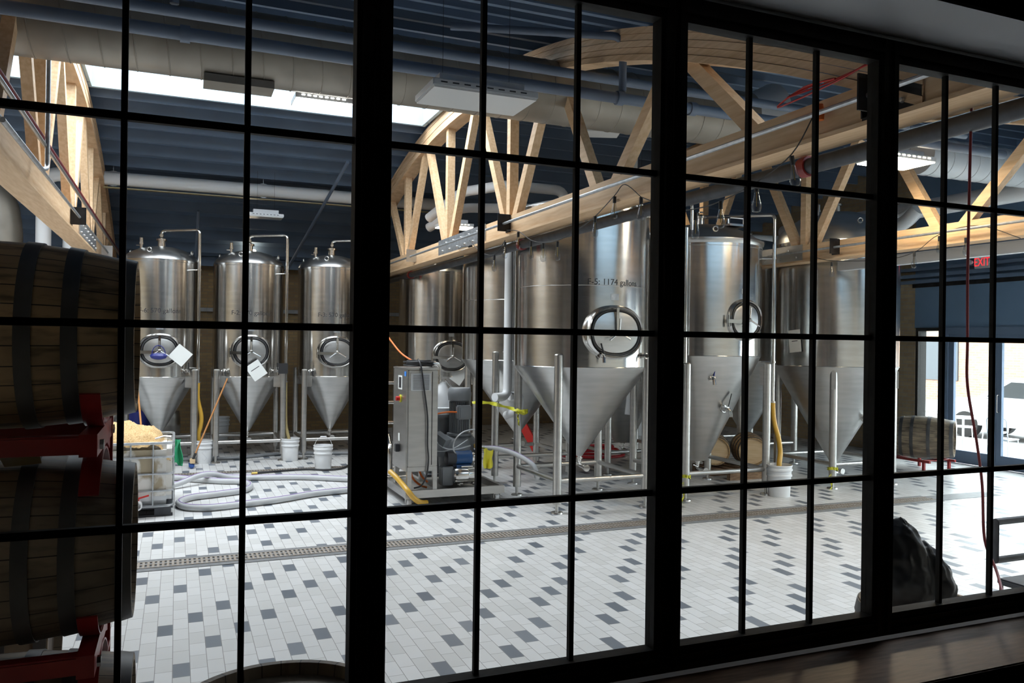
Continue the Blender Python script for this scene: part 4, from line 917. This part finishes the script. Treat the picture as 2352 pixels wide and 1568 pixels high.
# barrel on a red rack before the doors
barrel((12.0, 10.2, .56), (0, R(90), R(-56)), 'dark weathered barrel on a low red rack by the glass doors', None, 'barrel_wood_grey', 'head_wood', 1.12)
o = empty('barrel_rack', (12.0, 10.2, 0), 'low red steel rack under the barrel by the glass doors', 'barrel rack')
for x in (-.30, .30):
    MB().box(x - .02, -.42, .17, x + .02, .42, .21).build('rail', 'rack_red', o)
for yy in (-.30, .30):
    MB().tube(smooth_path([(-.30, yy, .205), (-.15, yy, .20), (0, yy, .192), (.15, yy, .20), (.30, yy, .205)]), .014, 8).build('cradle', 'rack_red', o)
    for x in (-.30, .30): MB().box(x - .02, yy - .02, 0, x + .02, yy + .02, .17).build('leg', 'rack_red', o)
tag(MB().bbox(9.2, 16.0, 0, 10.4, 16.9, .5, .02).build('crate', 'lamp_body'), 'pale crate far behind between the right-hand tanks', 'crate')
# red barrier boards leaning behind the big tank
tag(MB().beam((6.0, 14.6, 1.05), (6.45, 14.2, .05), .06, .16).build('red_board', 'red_paint'), 'bright red board leaning in the gap left of the front tank leg', 'board')
tag(MB().beam((5.0, 16.4, .9), (5.1, 16.1, .0), .06, .14).build('red_board', 'red_paint'), 'smaller red board far behind the yellow tape', 'board')
# yellow tape tied to legs
def tape(pts, label, w=.05):
    P = smooth_path(pts, 6); vs = []; fs = []
    for i, p in enumerate(P):
        tw = Vector((.012 * math.sin(i * .9), .014 * math.cos(i * 1.3), w / 2 * (.55 + .45 * abs(math.sin(i * .55))))); vs += [p - tw, p + tw]
        if i: fs.append((2 * i - 2, 2 * i, 2 * i + 1, 2 * i - 1))
    o = tag(MB().add(vs, fs).build('warning_tape', 'yellow_tape', sharp=3), label, 'tape', 'yellow tape tied to tank legs'); q = o.modifiers.new('t', 'SOLIDIFY'); q.thickness = .002; return o
tape([(3.93, 10.9, 1.24), (4.1, 10.7, 1.25), (4.25, 10.4, 1.21), (4.38, 10.14, 1.17), (4.46, 10.13, 1.18), (4.43, 10.14, 1.14), (4.30, 10.15, 1.16)], 'yellow tape strung to the left leg of the front tank')
tape([(4.32, 10.13, 1.15), (4.32, 10.12, 1.05), (4.34, 10.12, .98)], 'yellow tape tail dangling from the same leg')
def tape_loop(x, y, z, r, label, tail=True):
    tape([(x + r * math.cos(a), y + r * math.sin(a), z + .01 * math.sin(a * 2)) for a in [k * .6283 for k in range(11)]] + ([(x - r - .03, y - .03, z - .12), (x - r + .02, y - .04, z - .24), (x - r - .06, y - .05, z - .35)] if tail else []), label)
tape_loop(6.39, 9.17, .33, .062, 'yellow tape knotted low round the leg beside the centre right window post'); tape_loop(9.04, 9.23, .30, .065, 'yellow tape trailing from the front leg of the tall rounded tank')

# ================================================================== PUMP AND CONTROL CART
o = empty('pump_cart', (3.39, 10.75, 0), 'stainless skid on casters carrying cabinet, motors and pumps', 'equipment cart')
class K(MB):
    def build(s, name, m, parent=None, sharp=.6):
        s.v = [(x - 3.39, y - 10.75, z) for x, y, z in s.v]; return MB.build(s, name, m, parent or o, sharp)
x0, x1, y0, y1 = 2.71, 4.07, 9.97, 11.55
K().box(x0, y0, .10, x1, y0 + .05, .20).box(x0, y1 - .05, .10, x1, y1, .20).box(x0, y0 + .052, .101, x0 + .05, y1 - .052, .199).box(x1 - .05, y0 + .052, .101, x1, y1 - .052, .199).box(x0 + .052, y0 + .052, .102, x1 - .052, y1 - .052, .115).box(3.12, y0 + .052, .117, 3.17, y1 - .052, .195).build('base_frame', 'sheet_steel')
for cx, cy in ((2.78, 10.06), (3.99, 10.06), (2.78, 11.46), (3.99, 11.46)):
    c = K().box(cx - .055, cy - .05, .085, cx + .055, cy + .05, .10).box(cx - .05, cy - .02, .03, cx - .042, cy + .02, .09).box(cx + .042, cy - .02, .03, cx + .05, cy + .02, .09).build('caster', 'sheet_steel')
    K().lathe([(0, -.03), (.035, -.03), (.045, -.02), (.045, .02), (.035, .03), (0, .03)], (cx, cy, .046), 20, 'X').build('wheel', 'white_plastic', c)
for lx in (2.735, 3.075): K().box(lx, 9.985, .201, lx + .055, 10.04, .499).build('cabinet_leg', 'sheet_steel')
for lx in (2.735, 3.075): K().box(lx, 10.60, .201, lx + .055, 10.655, .499).build('cabinet_leg', 'sheet_steel')
K().box(2.791, 9.987, .44, 3.074, 10.03, .499).build('cabinet_leg', 'sheet_steel')
cb = K().bbox(2.735, 9.985, .50, 3.13, 10.67, 1.735, .008).build('cabinet', 'sheet_steel')
K().bbox(2.715, 10.0, .44, 2.7349, 10.66, 1.74, .006).build('cabinet_door', 'sheet_steel', cb)
K().box(3.048, 9.981, .52, 3.056, 9.9849, 1.72).build('door_gap', 'black_steel', cb)
K().bbox(2.715, 9.965, 1.742, 3.14, 10.69, 1.765, .004).build('cabinet_lid', 'sheet_steel', cb)
vn = K().bbox(2.765, 9.968, 1.475, 3.03, 9.984, 1.70, .006).build('vent_grille', 'lamp_body', cb)
lv = K()
for k in range(13): lv.box(2.79, 9.966, 1.495 + k * .0148, 3.005, 9.9679, 1.4995 + k * .0148)
lv.build('vent_slot', 'motor_black', vn)
sc = K().box(2.708, 10.20, 1.48, 2.7149, 10.40, 1.66).build('display', 'paper', cb); K().box(2.706, 10.24, 1.50, 2.708, 10.36, 1.64).build('screen', 'ink', sc)
K().box(2.7095, 10.02, 1.66, 2.7149, 10.10, 1.72).build('blue_tag', 'tag_blue', cb)
es = K().cyl((2.714, 10.28, 1.36), (2.70, 10.28, 1.36), .05).build('switch_plate', 'yellow_tape', cb); K().cyl((2.70, 10.28, 1.36), (2.65, 10.28, 1.36), .03).build('stop_button', 'red_paint', es)
K().box(2.7095, 10.30, .80, 2.7149, 10.37, .90).build('label_plate', 'paper', cb)
K().bbox(2.66, 10.30, .66, 2.714, 10.38, .76, .006).build('socket_box', 'motor_black', cb)
K().tube([(2.95 + (.17 + .03 * math.sin(a * .13)) * math.cos(a * .35), 10.26 + (.22 + .03 * math.cos(a * .17)) * math.sin(a * .35), 1.782 + .00075 * a + .012 * abs(math.sin(a * .27))) for a in range(92)], .011, 8).build('cable_coil', 'rubber_black')
K().tube(smooth_path([(2.95, 10.3, 1.86), (2.88, 10.05, 1.87), (2.89, 9.945, 1.77), (2.93, 9.945, 1.5), (2.98, 9.945, 1.15), (2.985, 9.945, .8), (3.0, 9.945, .6), (2.98, 9.95, .40), (2.93, 10.0, .26), (2.86, 10.1, .21)]), .011, 8).build('power_cable', 'rubber_black')
# pipework at the left side
for z, y in ((1.52, 11.15), (1.24, 11.2), (.96, 11.15)):
    K().tube(bent([(2.95, y, z), (2.72, y, z), (2.66, y, z)], .03), .022, 10).cyl((2.66, y, z), (2.64, y, z), .045, 14).build('side_port', 'bright_steel')
K().tube(bent([(2.76, 11.0, .25), (2.76, 11.0, .62), (2.80, 11.3, .75)], .08), .04, 12).tube(bent([(2.66, 11.25, .22), (2.66, 11.25, .60), (2.8, 11.3, .7)], .06), .03, 12).cyl((2.6, 11.2, .30), (2.95, 11.2, .30), .028, 12).cyl((2.62, 10.9, .22), (3.0, 10.9, .22), .028).build('side_pipework', 'bright_steel')
K().cyl((3.3, 11.0, .20), (3.3, 11.0, 1.1), .03).cyl((3.8, 11.2, .20), (3.8, 11.2, 1.05), .03).build('support_post', 'sheet_steel')
# white cone separator
K().lathe([(.24, 1.10), (.24, 1.19), (.19, 1.20), (.18, 1.27), (.06, 1.50), (.05, 1.54), (0, 1.54)], (3.46, 10.85, 0), 36).build('separator_hood', 'white_plastic')
K().lathe([(.25, 1.06), (.25, 1.10), (0, 1.10)], (3.46, 10.85, 0), 36).lathe([(.18, .70), (.22, 1.0), (.22, 1.06), (0, 1.06)], (3.46, 10.85, 0), 36).build('separator_bowl', 'motor_grey')
K().tube(bent([(3.42, 10.85, 1.52), (3.42, 10.85, 1.80), (3.20, 10.85, 1.80)], .07), .028, 12).tube([(3.36, 10.85, 1.60), (3.30, 10.85, 1.60)], .02, 10).tube([(3.5, 10.85, 1.58), (3.72, 10.75, 1.30)], .012, 8).lathe([(.05, 0), (.05, .02)], (3.42, 10.85, 1.62), 16).lathe([(.05, 0), (.05, .02)], (3.42, 10.85, 1.56), 16).build('outlet_pipe', 'bright_steel')
K().bbox(3.22, 10.72, 1.34, 3.31, 10.78, 1.45, .005).tube(smooth_path([(3.12, 10.7, 1.72), (3.2, 10.7, 1.6), (3.26, 10.75, 1.44)]), .010, 8).build('hanging_plug', 'rubber_black')
# grey upright motor
mo = K().lathe([(.135, 1.30), (.155, 1.31), (.165, 1.40), (.15, 1.47), (.14, 1.48), (.13, 1.475), (0, 1.475)], (3.60, 10.5, 0), 36).build('motor_cowl', 'motor_grey')
fb = K().lathe([(.115, .86), (.115, 1.30), (0, 1.30)], (3.60, 10.5, 0), 32)
for k in range(28): a = k * 2 * math.pi / 28; fb.beam((3.60 + .125 * math.cos(a), 10.5 + .125 * math.sin(a), .88), (3.60 + .125 * math.cos(a), 10.5 + .125 * math.sin(a), 1.29), .006, .03, up=(math.cos(a), math.sin(a), 0))
fb.lathe([(.17, .83), (.17, .86), (0, .86)], (3.60, 10.5, 0), 32).build('motor_body', 'motor_grey')
K().bbox(3.50, 10.27, 1.06, 3.70, 10.37, 1.25, .015).bbox(3.53, 10.26, 1.09, 3.67, 10.271, 1.22, .003).build('junction_box', 'motor_grey')
K().tube(smooth_path([(3.50, 10.32, 1.16), (3.35, 10.3, 1.165), (3.2, 10.3, 1.14), (3.12, 10.35, 1.10)]), .012, 8).build('orange_cable', 'orange_hose')
K().lathe([(.30, .55), (.27, .70), (.2, .80), (.17, .83), (0, .83)], (3.60, 10.55, 0), 36, sx=1.1).lathe([(.22, .20), (.26, .55), (0, .55)], (3.60, 10.6, 0), 36).build('gear_housing', 'motor_grey')
K().beam((3.22, 10.35, .86), (3.34, 10.22, .76), .16, .10).build('control_switch', 'motor_grey')
# blue pump with its motor
K().lathe([(0, -.10), (.085, -.10), (.09, -.09), (.09, .06), (.095, .07), (.095, .12), (0, .12)], (3.56, 10.25, .555), 32, 'X').box(3.46, 10.17, .425, 3.66, 10.33, .47).build('pump_motor', 'motor_blue')
K().lathe([(0, -.13), (.07, -.13), (.09, -.12), (.09, 0), (0, 0)], (3.46, 10.25, .555), 28, 'X').build('motor_end', 'motor_black')
K().lathe([(0, 0), (.07, 0), (.075, .02), (.075, .11), (.05, .13), (0, .13)], (3.685, 10.25, .555), 28, 'X').cyl((3.75, 10.25, .6), (3.75, 10.25, .78), .022).cyl((3.72, 10.25, .70), (3.88, 10.25, .68), .028).lathe([(.04, 0), (.04, .02)], (3.75, 10.25, .66), 16).build('pump_head', 'bright_steel')
K().cyl((3.72, 10.23, .71), (3.78, 10.23, .71), .026).build('brass_fitting', 'brass')
K().lathe([(0, -.20), (.07, -.195), (.105, -.17), (.115, -.14), (.115, .0), (.119, .005), (.115, .012), (.115, .16), (.09, .19), (0, .20)], (3.60, 10.2, .33), 36, 'X').box(3.50, 10.14, .20, 3.54, 10.26, .25).box(3.68, 10.14, .20, 3.72, 10.26, .25).box(3.52, 10.15, .44, 3.68, 10.25, .455).build('pressure_tank', 'bright_steel')
K().bbox(3.26, 10.18, .20, 3.42, 10.34, .45, .01).build('gear_box', 'motor_grey')
K().tube(smooth_path([(3.78, 10.24, .76), (3.77, 10.24, .90), (3.70, 10.22, .93), (3.55, 10.2, .90), (3.44, 10.2, .80), (3.42, 10.2, .68), (3.47, 10.2, .60)]), .010, 8).build('steel_hose', 'galvanised')
K().tube(smooth_path([(3.15, 10.3, .90), (3.20, 10.25, .78), (3.32, 10.22, .69), (3.48, 10.2, .68), (3.66, 10.2, .72)]), .010, 8).tube(smooth_path([(3.15, 10.3, .66), (3.3, 10.25, .65), (3.45, 10.2, .70), (3.62, 10.2, .80)]), .007, 6).build('clear_tubing', 'galvanised')
K().tube(smooth_path([(2.86, 10.3, .42), (2.90, 10.3, .30), (2.98, 10.25, .22), (3.06, 10.2, .19)]), .014, 8).tube(smooth_path([(3.0, 10.4, .42), (3.03, 10.35, .32), (3.1, 10.3, .24)]), .014, 8).build('orange_cable', 'orange_hose')
K().box(3.25, 10.9, .20, 3.9, 11.3, .24).bbox(3.3, 10.95, .24, 3.75, 11.25, .62, .02).build('rear_pump', 'motor_grey')
hose([(2.60, 10.35, .40), (2.66, 10.2, .33), (2.72, 9.92, .22), (2.80, 9.90, .12), (2.90, 9.94, .05), (3.0, 10.02, .03)], .035, 'hose_yellow', 'orange hose drooping over the front left corner of the pump cart')
hose([(3.90, 10.3, .66), (4.05, 10.2, .66), (4.25, 10.05, .60), (4.42, 9.85, .48), (4.46, 9.80, .34), (4.46, 9.78, .30)], .034, 'hose_grey', 'grey hose arching from the cart pump to the front tank leg', stripe='hose_violet')
# yellow cloth on the cart pump
vs = []; N = 12
for i in range(N + 1):
    v = i / N
    for j in range(9):
        u = j / 8; vs.append((3.84 + .13 * u + .012 * math.sin(v * 6 + u * 8), 10.20 - .05 * math.sin(u * 9 + v) * v - .02, .66 - (.28 - .10 * abs(u - .3)) * v + .02 * math.sin(u * 6)))
c_ = tag(MB().add(vs, [(i * 9 + j, i * 9 + j + 1, i * 9 + j + 10, i * 9 + j + 9) for i in range(N) for j in range(8)]).build('cloth', 'yellow_cloth', sharp=3), 'yellow cloth draped over the hose at the right end of the cart', 'cloth'); q = c_.modifiers.new('s', 'SOLIDIFY'); q.thickness = .008
hose([(2.78, 12.4, 5.55), (2.76, 12.2, 4.4), (2.74, 12.0, 3.2), (2.76, 11.85, 2.6), (2.84, 11.6, 2.22), (2.88, 11.4, 2.08), (2.95, 11.15, 1.93), (3.05, 10.9, 1.83), (3.06, 10.6, 1.79)], .012, 'orange_hose', 'thin orange hose curving from the wall towards the cabinet top')

# ================================================================== OUTSIDE THE DOORS
struct(MB().box(XR + .25, -6, -.12, XR + 4.2, 24, -.005).build('ground_sidewalk', 'sidewalk'))
struct(MB().box(XR + 4.2, -30, -.25, XR + 40, 50, -.13).build('ground_street', 'tarmac'))
b = empty('street_building', (XR + 17, 20, -.13), 'low brick building with pale band across the street', 'building')
MB().box(0, -14, 0, 6, 16, 3.4).build('wall', 'brick_street', b); MB().box(-.05, -14.1, 3.4, 6.1, 16.1, 3.9).build('cornice', 'car_white', b)
for y in (-10, -5, 0, 5, 10):
    w = MB().box(-.06, y - 1, .9, -.001, y + 1, 2.6).build('window', 'car_glass', b)
def car(x, y, rz, m, label, L=4.5):
    c = empty('parked_car', (x, y, -.13), label, 'car', None, rz)
    body = [(-2.2, .35), (-2.25, .75), (-2.1, .95), (-1.0, 1.02), (1.5, 1.0), (2.15, .88), (2.25, .6), (2.2, .33)]
    MB().prism(body, -.86, .86, 'Y').build('body', m, c)
    cab = [(-1.75, 1.0), (-1.35, 1.50), (.35, 1.52), (1.15, 1.02)]
    MB().prism(cab, -.74, .74, 'Y').build('roof', m, c)
    gl = [(-1.5, 1.04), (-1.22, 1.42), (.28, 1.44), (.88, 1.06)]
    MB().prism(gl, -.75, -.742, 'Y').prism(gl, .742, .75, 'Y').build('side_glass', 'car_glass', c)
    for wx in (-1.35, 1.35):
        for wy in (-.87, .67): MB().lathe([(0, 0), (.20, 0), (.33, .01), (.34, .19), (0, .20)], (wx, wy + .2, .33), 24, 'Y').build('wheel', 'rubber_black', c)
    for wy in (-.75, .6): MB().bbox(-2.275, wy, .72, -2.2, wy + .16, .88, .01).build('tail_lamp', 'tail_red', c)
    return c
car(XR + 6.2, 13.2, R(96), 'car_white', 'white parked car seen through the door glass')
car(XR + 11.2, 11.5, R(80), 'car_white', 'pale car with red tail lamps farther down the street')
def cafe_table(x, y, label):
    c = empty('patio_table', (x, y, 0), label, 'table', 'patio tables outside the doors')
    MB().lathe([(0, .70), (.34, .70), (.35, .712), (.34, .725), (0, .725)], n=36).build('tabletop', 'lamp_body', c)
    MB().cyl((0, 0, .03), (0, 0, .70), .022).build('pedestal', 'lamp_body', c)
    for k in range(4): a = k * math.pi / 2 + .4; MB().beam((0, 0, .05), (.28 * math.cos(a), .28 * math.sin(a), .01), .03, .02).build('foot', 'lamp_body', c)
def cafe_chair(x, y, rz, label):
    c = empty('patio_chair', (x, y, 0), label, 'chair', 'patio chairs outside the doors', rz)
    MB().bbox(-.19, -.19, .43, .19, .19, .455, .008).build('seat', 'lamp_body', c)
    MB().tube(bent([(-.18, .18, .44), (-.18, .24, .84), (.18, .24, .84), (.18, .18, .44)], .08), .012, 8).tube([(0, .2, .45), (0, .24, .84)], .01, 6).build('backrest', 'lamp_body', c)
    for sx in (-1, 1):
        for sy in (-1, 1): MB().tube([(sx * .17, sy * .17, .43), (sx * .2, sy * .2, 0)], .011, 6).build('leg', 'lamp_body', c)
cafe_table(XR + 1.5, 11.6, 'pale round patio table outside the left door leaf'); cafe_table(XR + 1.4, 10.0, 'pale round patio table outside, at the right edge of the photo')
for x, y, rz, l in ((XR + 1.0, 11.9, 1.9, 'pale metal patio chair left of the patio table'), (XR + 1.9, 11.2, -1.2, 'pale metal patio chair right of the first patio table'), (XR + .9, 10.3, 1.7, 'pale metal patio chair near the right edge of the photo'), (XR + 2.3, 12.2, .5, 'pale metal patio chair farthest out on the sidewalk')):
    cafe_chair(x, y, rz, l)

bpy.context.view_layer.update()
